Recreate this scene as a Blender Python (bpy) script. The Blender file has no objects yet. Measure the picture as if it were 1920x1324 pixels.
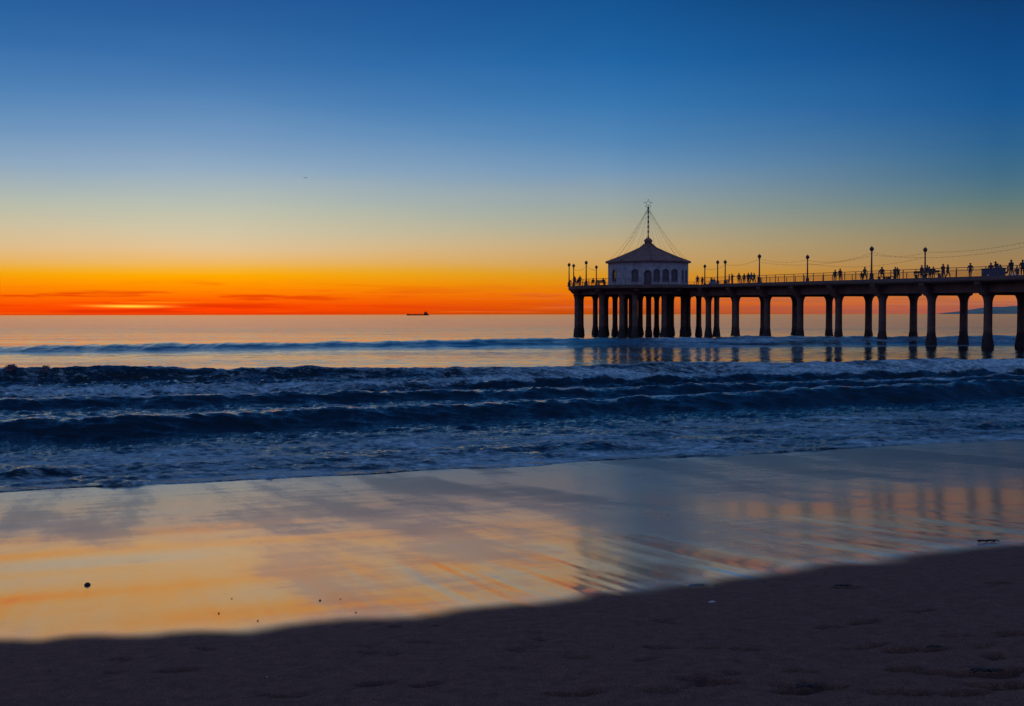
import bpy, bmesh, math, random
import numpy as np
from mathutils import Vector, Matrix

# ------------------------------------------------------------------ camera, world, sun
S = bpy.context.scene
COL = S.collection
R = math.radians
F = 2133.0                                   # focal length in photograph pixels (1920 wide)
EYE = 4.0                                    # eye height above the sea

cam_d = bpy.data.cameras.new('camera'); cam = bpy.data.objects.new('camera', cam_d)
COL.objects.link(cam); S.camera = cam
cam.location = (0, 0, EYE)
cam_d.sensor_width = 36.0; cam_d.lens = 36.0 * F / 1920.0
cam_d.clip_start = 0.1; cam_d.clip_end = 120000.0
cam.rotation_euler = (R(90 - 1.945), R(0.085), 0)

S.view_settings.view_transform = 'Standard'; S.view_settings.look = 'None'
S.view_settings.exposure = 0.0; S.view_settings.gamma = 1.0

def lin(c):
    out = []
    for v in c[:3]:
        v /= 255.0
        out.append(v / 12.92 if v <= 0.04045 else ((v + 0.055) / 1.055) ** 2.4)
    return (out[0], out[1], out[2], 1.0)

SUN_AZ = -18.4                               # degrees left of the view axis
W = bpy.data.worlds.new('World'); S.world = W; W.use_nodes = True
wn = W.node_tree; wn.nodes.clear()
class NT:
    """small node helper"""
    def __init__(s, tree): s.t = tree
    def n(s, typ, **kw):
        nd = s.t.nodes.new(typ)
        for k, v in kw.items(): setattr(nd, k, v)
        return nd
    def put(s, sock, v):
        if hasattr(v, 'is_linked') or isinstance(v, bpy.types.NodeSocket): s.t.links.new(v, sock)
        else: sock.default_value = v
    def m(s, op, a, b=None, c=None, clamp=False):
        nd = s.n('ShaderNodeMath', operation=op, use_clamp=clamp)
        s.put(nd.inputs[0], a)
        if b is not None: s.put(nd.inputs[1], b)
        if c is not None: s.put(nd.inputs[2], c)
        return nd.outputs[0]
    def mr(s, v, a, b, c=0.0, d=1.0, kind='SMOOTHSTEP'):
        nd = s.n('ShaderNodeMapRange', interpolation_type=kind)
        s.put(nd.inputs[0], v)
        for i, q in enumerate((a, b, c, d)): s.put(nd.inputs[i + 1], q)
        return nd.outputs[0]
    def mix(s, f, a, b, mode='MIX'):
        nd = s.n('ShaderNodeMix', data_type='RGBA', blend_type=mode)
        s.put(nd.inputs[0], f); s.put(nd.inputs[6], a); s.put(nd.inputs[7], b)
        return nd.outputs[2]
    def ramp(s, f, stops, mode='LINEAR'):
        nd = s.n('ShaderNodeValToRGB'); cr = nd.color_ramp; cr.interpolation = mode
        s.put(nd.inputs[0], f)
        while len(cr.elements) > 1: cr.elements.remove(cr.elements[-1])
        cr.elements[0].position = stops[0][0]; cr.elements[0].color = stops[0][1]
        for p, c in stops[1:]:
            e = cr.elements.new(p); e.color = c
        return nd.outputs[0]
    def noise(s, vec, scale, detail=4.0, rough=0.55, dist=0.0):
        nd = s.n('ShaderNodeTexNoise')
        if vec is not None: s.put(nd.inputs['Vector'], vec)
        nd.inputs['Scale'].default_value = scale; nd.inputs['Detail'].default_value = detail
        nd.inputs['Roughness'].default_value = rough; nd.inputs['Distortion'].default_value = dist
        return nd.outputs['Fac']
    def comb(s, x, y, z=0.0):
        nd = s.n('ShaderNodeCombineXYZ')
        s.put(nd.inputs[0], x); s.put(nd.inputs[1], y); s.put(nd.inputs[2], z)
        return nd.outputs[0]

w = NT(wn)
tc = w.n('ShaderNodeTexCoord'); sp = w.n('ShaderNodeSeparateXYZ')
nrm = w.n('ShaderNodeVectorMath', operation='NORMALIZE')
wn.links.new(tc.outputs['Generated'], nrm.inputs[0]); wn.links.new(nrm.outputs[0], sp.inputs[0])
elev = w.m('ARCSINE', sp.outputs[2])
elev0 = w.m('MAXIMUM', elev, 0.0)
az = w.m('MULTIPLY', w.m('ARCTAN2', sp.outputs[0], sp.outputs[1]), 180 / math.pi)     # degrees, + to the right
ed = w.m('MULTIPLY', elev0, 180 / math.pi)
# uneven air: the colour layers wander very slightly along the horizon
lay = w.noise(w.comb(w.m('MULTIPLY', az, 0.05), w.m('MULTIPLY', ed, 0.35)), 1.0, 3.0)
ed2 = w.m('MAXIMUM', w.m('ADD', ed, w.m('MULTIPLY', w.m('SUBTRACT', lay, 0.5), w.mr(ed, 0.2, 5.0, 0.15, 1.0))), 0.0)
pos = w.m('SQRT', w.m('DIVIDE', ed2, 90.0))
def stops(tab, top):
    out = []
    for y, c in tab:
        e = max(0.0, math.degrees(math.atan((589 - y) / F)))
        out.append((math.sqrt(e / 90.0), lin(c)))
    for e, c in top: out.append((math.sqrt(e / 90.0), lin(c)))
    return out
TOP = [(22, (12, 62, 122)), (34, (12, 52, 106)), (60, (22, 60, 108)), (90, (62, 108, 160))]
A = stops([(589, (214, 62, 0)), (581, (255, 62, 0)), (570, (255, 76, 0)), (558, (255, 104, 0)), (545, (255, 130, 0)),
           (530, (255, 152, 0)), (516, (250, 170, 0)), (505, (242, 178, 55)), (490, (233, 185, 110)), (470, (223, 193, 147)),
           (440, (206, 196, 165)), (400, (186, 192, 175)), (360, (164, 181, 186)), (320, (140, 169, 194)), (260, (106, 148, 190)),
           (200, (78, 130, 182)), (130, (50, 110, 170)), (60, (34, 96, 158)), (0, (27, 86, 150))], TOP)
B = stops([(589, (172, 74, 10)), (578, (200, 86, 8)), (565, (222, 100, 6)), (550, (228, 118, 8)), (532, (222, 138, 16)),
           (512, (210, 150, 44)), (492, (202, 158, 92)), (462, (194, 166, 118)), (430, (174, 167, 142)), (400, (156, 164, 155)),
           (370, (142, 160, 168)), (320, (110, 148, 182)), (260, (76, 131, 180)), (200, (50, 117, 175)), (120, (24, 99, 164)),
           (0, (6, 80, 143))], TOP)
C = stops([(589, (158, 88, 78)), (578, (178, 96, 74)), (562, (196, 112, 62)), (548, (192, 114, 52)), (520, (172, 122, 66)),
           (498, (160, 126, 82)), (478, (148, 128, 94)), (455, (134, 128, 104)), (425, (112, 124, 114)), (395, (88, 118, 124)),
           (350, (64, 108, 134)), (300, (42, 98, 142)), (220, (14, 84, 144)), (120, (3, 70, 130)), (0, (3, 50, 98))], TOP)
D = [(0.0, lin((58, 52, 80))), (math.sqrt(6 / 90), lin((84, 74, 112))), (math.sqrt(14 / 90), lin((100, 96, 142))),
     (math.sqrt(30 / 90), lin((104, 118, 166))), (math.sqrt(60 / 90), lin((92, 136, 182))), (1.0, lin((62, 108, 160)))]
ca = w.ramp(pos, A); cb = w.ramp(pos, B); cc = w.ramp(pos, C); cd = w.ramp(pos, D)
sky = w.mix(w.mr(az, -14.0, 6.0, kind='LINEAR'), ca, cb)
sky = w.mix(w.mr(az, 5.0, 23.0, kind='LINEAR'), sky, cc)
aaz = w.m('ABSOLUTE', w.m('ADD', az, 5.0))
lf = w.mr(az, -17.0, -30.0, 0.0, 0.35, 'LINEAR')
sky = w.mix(lf, sky, cb)
sky = w.mix(w.mr(aaz, 38.0, 110.0), sky, cd)
# thin bars of cloud low over the sea
cv = w.comb(w.m('MULTIPLY', az, 0.16), w.m('MULTIPLY', ed, 3.4), 3.7)
cn = w.noise(cv, 1.0, 5.0, 0.6, 0.3)
cband = w.m('MULTIPLY', w.mr(ed, 0.0, 0.15), w.mr(ed, 0.9, 1.9, 1.0, 0.0))
cmask = w.m('MULTIPLY', w.mr(cn, 0.47, 0.62), cband)
ccol = w.mix(w.mr(az, -8.0, 18.0), lin((222, 42, 2)), lin((132, 84, 86)))
sky = w.mix(w.m('MULTIPLY', cmask, w.mr(az, -16.0, -2.0, 0.75, 0.28)), sky, ccol)
cn2 = w.noise(w.comb(w.m('MULTIPLY', az, 0.11), w.m('MULTIPLY', ed, 7.0), 9.1), 1.0, 4.0, 0.55, 0.2)
sky = w.mix(w.m('MULTIPLY', w.m('MULTIPLY', w.mr(cn2, 0.55, 0.7), cband), 0.5), sky, w.mix(w.mr(az, -8.0, 14.0), lin((255, 110, 10)), lin((198, 120, 84))))
# last bright slit of light where the sun went down
def gauss(v, c, s_):
    q = w.m('DIVIDE', w.m('SUBTRACT', v, c), s_)
    return w.m('EXPONENT', w.m('MULTIPLY', w.m('MULTIPLY', q, q), -1.0))
slit = w.m('MULTIPLY', gauss(az, -18.55, 1.5), gauss(w.m('ADD', ed, w.m('MULTIPLY', w.m('SUBTRACT', cn, 0.5), 0.15)), 0.41, 0.06))
sky = w.mix(w.m('MULTIPLY', slit, 0.95), sky, lin((255, 214, 60)))
slit2 = w.m('MULTIPLY', gauss(az, -17.2, 1.6), gauss(ed, 0.60, 0.05))
sky = w.mix(w.m('MULTIPLY', slit2, 0.45), sky, lin((255, 160, 20)))
# below the horizon
sky = w.mix(w.mr(elev, -0.02, -0.0015, 1.0, 0.0), sky, lin((40, 50, 80)))
nish = w.n('ShaderNodeTexSky', sky_type='NISHITA')
nish.sun_disc = False; nish.sun_elevation = R(0.4); nish.sun_rotation = R(SUN_AZ)
nish.air_density = 1.5; nish.dust_density = 1.0
sky = w.mix(0.004, sky, nish.outputs[0], 'ADD')
bg = w.n('ShaderNodeBackground'); wn.links.new(sky, bg.inputs[0]); bg.inputs[1].default_value = 1.0
wo = w.n('ShaderNodeOutputWorld'); wn.links.new(bg.outputs[0], wo.inputs[0])

sd = bpy.data.lights.new('sun', 'SUN'); so = bpy.data.objects.new('sun', sd); COL.objects.link(so)
sd.energy = 0.3; sd.angle = R(0.6); sd.color = (1.0, 0.42, 0.12)
dirv = Vector((math.sin(R(SUN_AZ)) * math.cos(R(-1.6)), math.cos(R(SUN_AZ)) * math.cos(R(-1.6)), math.sin(R(-1.6))))
so.rotation_euler = dirv.to_track_quat('Z', 'Y').to_euler(); so.location = dirv * 50

# ------------------------------------------------------------------ helpers
def tag(o, label=None, cat=None, group=None, kind=None):
    if label: o['label'] = label
    if cat: o['category'] = cat
    if group: o['group'] = group
    if kind: o['kind'] = kind
    return o
def empty(name, loc, rz=0.0, label=None, cat=None, group=None):
    o = bpy.data.objects.new(name, None); COL.objects.link(o)
    o.location = loc; o.rotation_euler = (0, 0, rz); o.empty_display_size = 0.3
    return tag(o, label, cat, group)
def link(name, me, mat=None, parent=None, smooth=False):
    o = bpy.data.objects.new(name, me); COL.objects.link(o)
    if mat is not None and not me.materials: me.materials.append(mat)
    if parent is not None: o.parent = parent
    if smooth:
        for p in me.polygons: p.use_smooth = True
    return o
def copy_tree(o, parent=None):
    c = o.copy(); COL.objects.link(c); c.parent = parent
    for ch in list(o.children): copy_tree(ch, c)
    return c

class MB:
    """collects boxes, lathes, tubes and prisms in one mesh"""
    def __init__(s): s.v = []; s.f = []; s.mi = []
    def add(s, vs, fs, mi=0):
        b = len(s.v); s.v += [tuple(q) for q in vs]
        for f in fs: s.f.append([i + b for i in f]); s.mi.append(mi)
    def box(s, x0, x1, y0, y1, z0, z1, mi=0, M=None):
        vs = [Vector(p) for p in ((x0, y0, z0), (x1, y0, z0), (x1, y1, z0), (x0, y1, z0), (x0, y0, z1), (x1, y0, z1), (x1, y1, z1), (x0, y1, z1))]
        if M: vs = [M @ q for q in vs]
        s.add(vs, [(0, 3, 2, 1), (4, 5, 6, 7), (0, 1, 5, 4), (1, 2, 6, 5), (2, 3, 7, 6), (3, 0, 4, 7)], mi)
    def lathe(s, prof, n=16, c=(0, 0, 0), mi=0, jitter=0.0, ph=0.0, rnd=random):
        vs = []; fs = []
        for r_, z_ in prof:
            for k in range(n):
                a = ph + 2 * math.pi * k / n; rr = r_ * (1 + (rnd.uniform(-jitter, jitter) if jitter else 0))
                vs.append((c[0] + rr * math.cos(a), c[1] + rr * math.sin(a), c[2] + z_))
        for i in range(len(prof) - 1):
            for k in range(n):
                k2 = (k + 1) % n
                fs.append((i * n + k, i * n + k2, (i + 1) * n + k2, (i + 1) * n + k))
        fs.append(tuple(range(n))[::-1]); fs.append(tuple((len(prof) - 1) * n + k for k in range(n)))
        s.add(vs, fs, mi)
    def tube(s, pts, r_, n=6, mi=0, r2=None):
        pts = [Vector(p) for p in pts]; vs = []; fs = []
        for i, p in enumerate(pts):
            t = (pts[min(i + 1, len(pts) - 1)] - pts[max(i - 1, 0)]).normalized()
            up = Vector((0, 0, 1)) if abs(t.z) < 0.9 else Vector((1, 0, 0))
            a = t.cross(up).normalized(); b = t.cross(a)
            rr = r_ if r2 is None else r_ + (r2 - r_) * i / (len(pts) - 1)
            for k in range(n):
                q = 2 * math.pi * k / n
                vs.append(p + a * (rr * math.cos(q)) + b * (rr * math.sin(q)))
        for i in range(len(pts) - 1):
            for k in range(n):
                k2 = (k + 1) % n
                fs.append((i * n + k, (i + 1) * n + k, (i + 1) * n + k2, i * n + k2))
        fs.append(tuple(range(n))); fs.append(tuple((len(pts) - 1) * n + k for k in range(n))[::-1])
        s.add(vs, fs, mi)
    def prism(s, poly, fn0, fn1, mi=0):
        """poly: list of 2-D points; fn0 and fn1 place them at the two ends"""
        n = len(poly)
        vs = [fn0(p) for p in poly] + [fn1(p) for p in poly]
        fs = [tuple(range(n))[::-1], tuple(range(n, 2 * n))] + [(k, (k + 1) % n, n + (k + 1) % n, n + k) for k in range(n)]
        s.add(vs, fs, mi)
    def sphere(s, c, r_, nu=10, nv=7, sc=(1, 1, 1), mi=0):
        prof = [(max(0.001, math.sin(math.pi * i / nv)), -math.cos(math.pi * i / nv)) for i in range(nv + 1)]
        b = len(s.v); s.lathe(prof, nu, mi=mi)
        for i in range(b, len(s.v)):
            x, y, z = s.v[i]; s.v[i] = (c[0] + x * r_ * sc[0], c[1] + y * r_ * sc[1], c[2] + z * r_ * sc[2])
    def mesh(s, name, mats):
        me = bpy.data.meshes.new(name); me.from_pydata(s.v, [], s.f)
        for m_ in (mats if isinstance(mats, (list, tuple)) else [mats]): me.materials.append(m_)
        for p, k in zip(me.polygons, s.mi): p.material_index = k
        bm = bmesh.new(); bm.from_mesh(me); bmesh.ops.recalc_face_normals(bm, faces=bm.faces[:]); bm.to_mesh(me); bm.free()
        me.update(); return me
    def build(s, name, mats, parent=None, smooth=False, loc=None):
        o = link(name, s.mesh(name, mats), None, parent, smooth)
        if loc is not None: o.location = loc
        return o

def material(name, col, rough=0.7, var=0.25, scale=3.0, bump=0.3, bscale=20.0, bdist=0.02, col2=None, metallic=0.0, spec=0.5, stretch=None):
    m_ = bpy.data.materials.new(name); m_.use_nodes = True; t = m_.node_tree; g = NT(t)
    b = t.nodes['Principled BSDF']
    tcn = g.n('ShaderNodeTexCoord'); v = tcn.outputs['Object']
    if stretch:
        mp = g.n('ShaderNodeMapping'); t.links.new(v, mp.inputs[0]); mp.inputs['Scale'].default_value = stretch; v = mp.outputs[0]
    n1 = g.noise(v, scale, 6.0, 0.6)
    c2 = col2 if col2 else tuple(max(0.0, c * (1 - var)) for c in col)
    c3 = tuple(min(1.0, c * (1 + var)) for c in col)
    t.links.new(g.ramp(n1, [(0.3, (*c2, 1)), (0.7, (*c3, 1))]), b.inputs['Base Color'])
    b.inputs['Roughness'].default_value = rough; b.inputs['Metallic'].default_value = metallic
    b.inputs['Specular IOR Level'].default_value = spec
    if bump:
        bn = g.n('ShaderNodeBump'); bn.inputs['Strength'].default_value = bump; bn.inputs['Distance'].default_value = bdist
        t.links.new(g.noise(v, bscale, 5.0, 0.6), bn.inputs['Height']); t.links.new(bn.outputs[0], b.inputs['Normal'])
    return m_

# numpy value noise
RS = np.random.RandomState(7)
_tab = RS.rand(512, 512).astype(np.float32)
def vnoise(x, y):
    xi = np.floor(x).astype(np.int64); yi = np.floor(y).astype(np.int64)
    fx = x - xi; fy = y - yi
    fx = fx * fx * fx * (fx * (fx * 6 - 15) + 10); fy = fy * fy * fy * (fy * (fy * 6 - 15) + 10)
    a = _tab[xi & 511, yi & 511]; b = _tab[(xi + 1) & 511, yi & 511]
    c = _tab[xi & 511, (yi + 1) & 511]; d = _tab[(xi + 1) & 511, (yi + 1) & 511]
    return (a * (1 - fx) + b * fx) * (1 - fy) + (c * (1 - fx) + d * fx) * fy
def fbm(x, y, oct=4, gain=0.5, rot=0.6):
    s_ = 0; a_ = 1.0; tot = 0
    ca_, sa_ = math.cos(rot), math.sin(rot)
    for i in range(oct):
        s_ = s_ + a_ * vnoise(x + 17.3 * i, y + 9.1 * i); tot += a_; a_ *= gain
        x, y = 2.03 * (ca_ * x - sa_ * y), 2.03 * (sa_ * x + ca_ * y)
    return s_ / tot
def sst(a, b, x):
    t = np.clip((x - a) / (b - a), 0, 1); return t * t * (3 - 2 * t)
def ip(X, pts): return np.interp(X, [p[0] for p in pts], [p[1] for p in pts])

def grid_mesh(name, X, Y, Z, attrs=None):
    nr, nc = X.shape
    me = bpy.data.meshes.new(name)
    co = np.stack([X, Y, Z], -1).reshape(-1, 3).astype(np.float32)
    idx = np.arange(nr * nc).reshape(nr, nc)
    q = np.stack([idx[:-1, :-1], idx[:-1, 1:], idx[1:, 1:], idx[1:, :-1]], -1).reshape(-1, 4)
    me.vertices.add(len(co)); me.vertices.foreach_set('co', co.ravel())
    me.loops.add(q.size); me.loops.foreach_set('vertex_index', q.ravel().astype(np.int32))
    me.polygons.add(len(q)); me.polygons.foreach_set('loop_start', (np.arange(len(q)) * 4).astype(np.int32))
    me.polygons.foreach_set('use_smooth', np.ones(len(q), dtype=bool))
    for k, a in (attrs or {}).items():
        at = me.attributes.new(k, 'FLOAT', 'POINT'); at.data.foreach_set('value', a.ravel().astype(np.float32))
    me.update(); me.validate(); return me

# ------------------------------------------------------------------ shore profile
SH0, SHK = 30.1, 0.39                        # waterline: Y = SH0 + SHK * X
SHC = math.cos(math.atan(SHK))
def inland(X, Y): return (SH0 + SHK * X - Y) * SHC           # metres towards the land
def along(X, Y): return (X + SHK * Y) * SHC
def sand_base(n_):
    z = np.where(n_ < 0, 0.045 * n_, 0)
    p = np.clip(n_, 0, 18); z = z + 0.030 * p + 0.0042 / 2 * p * p
    q = np.clip(n_ - 18, 0, 4); z = z + 0.1056 * q - 0.007 / 2 * q * q
    z = z + np.where(n_ > 22, 0.080 * (np.clip(n_, 22, 40) - 22), 0)
    z = z + np.where(n_ > 40, 0.03 * (n_ - 40), 0)
    return z
FOOT = []
def sand_height(X, Y):
    n_ = inland(X, Y); a_ = along(X, Y)
    z = sand_base(n_)
    wet = wetness(X, Y)
    z = z + 0.007 * (fbm(a_ * 0.07 + 7, n_ * 0.55, 2) - 0.5) * sst(5, 9, n_)
    z = z + 0.05 * (fbm(a_ * 0.10, n_ * 0.16, 3) - 0.5) * sst(-2, 6, n_)
    z = z + 0.006 * (fbm(a_ * 0.5 + 40, n_ * 0.20, 2) - 0.5) * sst(0, 3, n_)
    # rills left by the backwash near the upper edge of the wet sand
    ril = (fbm(a_ * 2.2 + 11 + 0.15 * n_, n_ * 0.17 + 5, 3, 0.5, 0.03) - 0.5) * (0.35 + 0.65 * sst(1.5, 6.0, a_))
    z = z + 0.029 * ril * sst(11.0, 16.0, n_) * (1 - sst(18.4, 19.4, n_))
    dry = sst(18.2, 20.0, n_)
    z = z + dry * (0.065 * (fbm(X * 0.9 + 3, Y * 0.9, 4) - 0.5) + 0.030 * (fbm(X * 5, Y * 5, 3) - 0.5))
    for fx_, fy_, fa, fl, fw, fd in FOOT:
        dx = X - fx_; dy = Y - fy_
        u = (dx * math.cos(fa) + dy * math.sin(fa)) / fl; v = (-dx * math.sin(fa) + dy * math.cos(fa)) / fw
        q = u * u + v * v
        z = z - fd * np.exp(-(q * 1.3) ** 3)
    return z
def edge_wob(X, Y):
    a_ = along(X, Y)
    return 17.9 - 0.95 * (1 - sst(-2.0, 3.0, a_)) + 0.35 * np.sin(a_ * 0.33 + 1.0) + 0.8 * (fbm(a_ * 0.22 + 2, a_ * 0 + 3.3, 3) - 0.5) + 0.55 * (fbm(a_ * 1.4, a_ * 0 + 8.3, 3) - 0.5)
def wetness(X, Y):
    n_ = inland(X, Y)
    return 1 - sst(-0.40, 0.28, n_ - edge_wob(X, Y))
def ground_at(px, py):
    """point of the sand seen at a photograph pixel"""
    u = (px - 960) / F; v = (py - 589) / F
    lo, hi = 2.0, 60.0
    for _ in range(50):
        m_ = 0.5 * (lo + hi)
        z = float(sand_base(np.array([inland(u * m_, m_)]))[0])
        if (EYE - z) / m_ > v: lo = m_
        else: hi = m_
    return u * lo, lo, float(sand_base(np.array([inland(u * lo, lo)]))[0])
rf = random.Random(5)
for px, py, L_, Wd, dep in [(1592, 1106, .14, .07, .03), (1700, 1224, .16, .06, .045), (1762, 1222, .13, .06, .04), (1640, 1216, .14, .05, .03),
        (1836, 1270, .16, .07, .06), (1890, 1268, .15, .07, .06), (1870, 1296, .16, .07, .06), (1500, 1304, .15, .08, .05), (1536, 1301, .10, .06, .045),
        (1335, 1292, .15, .06, .035), (1090, 1310, .16, .06, .03), (1240, 1222, .14, .05, .02), (1905, 1194, .12, .05, .04), (1800, 1198, .12, .05, .03),
        (700, 1290, .15, .06, .02), (330, 1262, .15, .06, .018), (1400, 1224, .12, .05, .02), (1700, 1312, .2, .07, .045), (1560, 1180, .1, .05, .02),
        (1075, 1312, .12, .05, .02), (1820, 1312, .16, .06, .05), (1310, 1100, .1, .04, .015), (1740, 1150, .1, .05, .02), (1880, 1100, .12, .05, .02)]:
    gx, gy, gz = ground_at(px, py)
    FOOT.append((gx, gy, rf.uniform(-0.35, 0.35), L_, Wd, dep * 2.6))

for _ in range(46):
    px, py = rf.uniform(200, 1900), rf.uniform(1150, 1320)
    if py < 1215 - 0.11 * (px - 400): continue
    gx, gy, gz = ground_at(px, py)
    FOOT.append((gx, gy, rf.uniform(-0.6, 0.6), rf.uniform(.05, .13), rf.uniform(.03, .06), rf.uniform(.02, .05)))
for px, py in ((1700, 1262), (1760, 1268), (1820, 1272), (1880, 1274), (1900, 1300), (1500, 1308), (1560, 1300), (1060, 1312), (1350, 1290)):
    gx, gy, gz = ground_at(px, py); FOOT.append((gx, gy, rf.uniform(-0.2, 0.2), .13, .06, .09))

# ------------------------------------------------------------------ sand
def polar(d0, d1, nr, a0, a1, nc):
    d = np.exp(np.linspace(math.log(d0), math.log(d1), nr))[:, None]
    t = np.tan(np.radians(np.linspace(a0, a1, nc)))[None, :]
    return d * t, d * np.ones_like(t)
X, Y = polar(2.0, 75.0, 780, -62, 62, 1150)
Z = sand_height(X, Y)
n_ = inland(X, Y)
wet = wetness(X, Y)
fr = np.exp(-((n_ - edge_wob(X, Y) + 0.35) / 0.3) ** 2) * (0.4 + 0.9 * fbm(along(X, Y) * 1.5, n_ * 1.5, 3))
dent_shade = np.zeros_like(X)                      # shade inside the footprints, painted into the sand colour
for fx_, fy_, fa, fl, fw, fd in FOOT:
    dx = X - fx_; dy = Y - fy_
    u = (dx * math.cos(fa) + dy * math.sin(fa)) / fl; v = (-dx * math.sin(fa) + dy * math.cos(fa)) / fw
    dent_shade = np.maximum(dent_shade, np.exp(-((u * u + v * v) * 0.8) ** 2) * min(1.0, fd / 0.05))
me = grid_mesh('sand', X, Y, Z, {'wet': wet, 'fringe': fr, 'dent_shade': dent_shade})
sand = link('sand', me); tag(sand, kind='structure')

m_ = bpy.data.materials.new('beach_sand'); m_.use_nodes = True; t = m_.node_tree; g = NT(t)
pb = t.nodes['Principled BSDF']
geo = g.n('ShaderNodeNewGeometry'); P = geo.outputs['Position']
rotn = g.n('ShaderNodeMapping'); t.links.new(P, rotn.inputs[0]); rotn.inputs['Rotation'].default_value = (0, 0, -math.atan(SHK))
wetn = g.n('ShaderNodeAttribute', attribute_name='wet').outputs['Fac']
frn = g.n('ShaderNodeAttribute', attribute_name='fringe').outputs['Fac']
stre = g.n('ShaderNodeMapping'); t.links.new(rotn.outputs[0], stre.inputs[0]); stre.inputs['Scale'].default_value = (0.55, 0.10, 1)
n_big = g.noise(rotn.outputs[0], 0.35, 4.0, 0.6)
n_str = g.noise(stre.outputs[0], 1.0, 5.0, 0.6)
along_n = g.n('ShaderNodeMapping'); t.links.new(rotn.outputs[0], along_n.inputs[0]); along_n.inputs['Scale'].default_value = (0.35, 2.6, 1)
n_al = g.noise(along_n.outputs[0], 1.0, 5.0, 0.6)
n_gr = g.noise(P, 110.0, 3.0, 0.8)
n_mid = g.noise(P, 9.0, 5.0, 0.6)
dry_c = g.ramp(n_mid, [(0.3, (0.21, 0.094, 0.070, 1)), (0.7, (0.35, 0.155, 0.115, 1))])
dry_c = g.mix(g.mr(n_gr, 0.40, 0.60), g.mix(0.75, dry_c, (0.03, 0.02, 0.02, 1)), dry_c)
wet_c = g.ramp(n_big, [(0.3, (0.080, 0.052, 0.010, 1)), (0.7, (0.13, 0.085, 0.018, 1))])
dry_c = g.mix(g.m('MULTIPLY', g.n('ShaderNodeAttribute', attribute_name='dent_shade').outputs['Fac'], 0.8, clamp=True), dry_c, (0.035, 0.020, 0.016, 1))  # painted footprint shade darkens the dry sand colour
bc = g.mix(wetn, dry_c, wet_c)
bc = g.mix(g.m('MULTIPLY', frn, 0.6, clamp=True), bc, (0.42, 0.40, 0.42, 1))
t.links.new(bc, pb.inputs['Base Color'])
film = g.m('ADD', g.m('MULTIPLY', n_str, 0.75), g.m('MULTIPLY', n_al, 0.25))
sxyz = g.n('ShaderNodeSeparateXYZ'); t.links.new(P, sxyz.inputs[0])
nin = g.m('MULTIPLY', g.m('SUBTRACT', g.m('ADD', SH0, g.m('MULTIPLY', sxyz.outputs[0], SHK)), sxyz.outputs[1]), SHC)
nwob = g.m('ADD', nin, g.m('MULTIPLY', g.m('SUBTRACT', n_big, 0.5), 10.0))
alo = g.m('ADD', g.m('MULTIPLY', sxyz.outputs[0], SHC), g.m('MULTIPLY', sxyz.outputs[1], SHK * SHC))
drain = g.m('ADD', g.mr(nwob, 6.0, 13.0, 0.15, 0.0), g.mr(alo, 2.5, 9.0, 0.0, 0.11))
rw = g.m('ADD', g.mr(film, 0.40, 0.54, 0.20, 0.085), drain)
rough = g.m('ADD', g.m('MULTIPLY', wetn, rw), g.m('MULTIPLY', g.m('SUBTRACT', 1.0, wetn), 0.85))
t.links.new(rough, pb.inputs['Roughness'])
t.links.new(g.m('ADD', g.m('MULTIPLY', wetn, 0.27), 0.08), pb.inputs['Specular IOR Level'])
pb.inputs['IOR'].default_value = 1.45
t.links.new(wetn, pb.inputs['Coat Weight']); pb.inputs['Coat IOR'].default_value = 1.33
t.links.new(g.m('MULTIPLY', rw, 0.75), pb.inputs['Coat Roughness'])
b1 = g.n('ShaderNodeBump'); b1.inputs['Distance'].default_value = 0.004
t.links.new(g.m('ADD', 0.7, g.m('MULTIPLY', wetn, -0.50)), b1.inputs['Strength']); t.links.new(g.m('ADD', n_gr, g.m('MULTIPLY', g.noise(P, 34.0, 3.0, 0.7), 1.6)), b1.inputs['Height'])
b2 = g.n('ShaderNodeBump'); b2.inputs['Distance'].default_value = 0.02; b2.inputs['Strength'].default_value = 0.10
t.links.new(g.m('ADD', g.m('MULTIPLY', n_al, 0.8), g.m('MULTIPLY', n_mid, 0.35)), b2.inputs['Height']); t.links.new(b1.outputs[0], b2.inputs['Normal'])
t.links.new(b2.outputs[0], pb.inputs['Normal'])
me.materials.append(m_); sand_mat = m_

# the rest of the beach, outside the close view: coarse sheet a little lower
gx = 1.6 * np.sinh(np.linspace(-7.03, 7.03, 181)); gy = 1.6 * np.sinh(np.linspace(-5.8, 6.2, 141))
X2, Y2 = np.meshgrid(gx, gy)
Z2 = sand_base(np.clip(inland(X2, Y2), -60, 400)) - np.where((np.abs(X2) < 1.45 * Y2) & (Y2 > 3.2) & (Y2 < 66), 0.6, 0.06)
me2 = grid_mesh('beach_ground', X2, Y2, Z2, {'wet': (inland(X2, Y2) < 18).astype(float), 'fringe': np.zeros_like(X2)})
me2.materials.append(sand_mat); tag(link('beach', me2), kind='structure')

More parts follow.
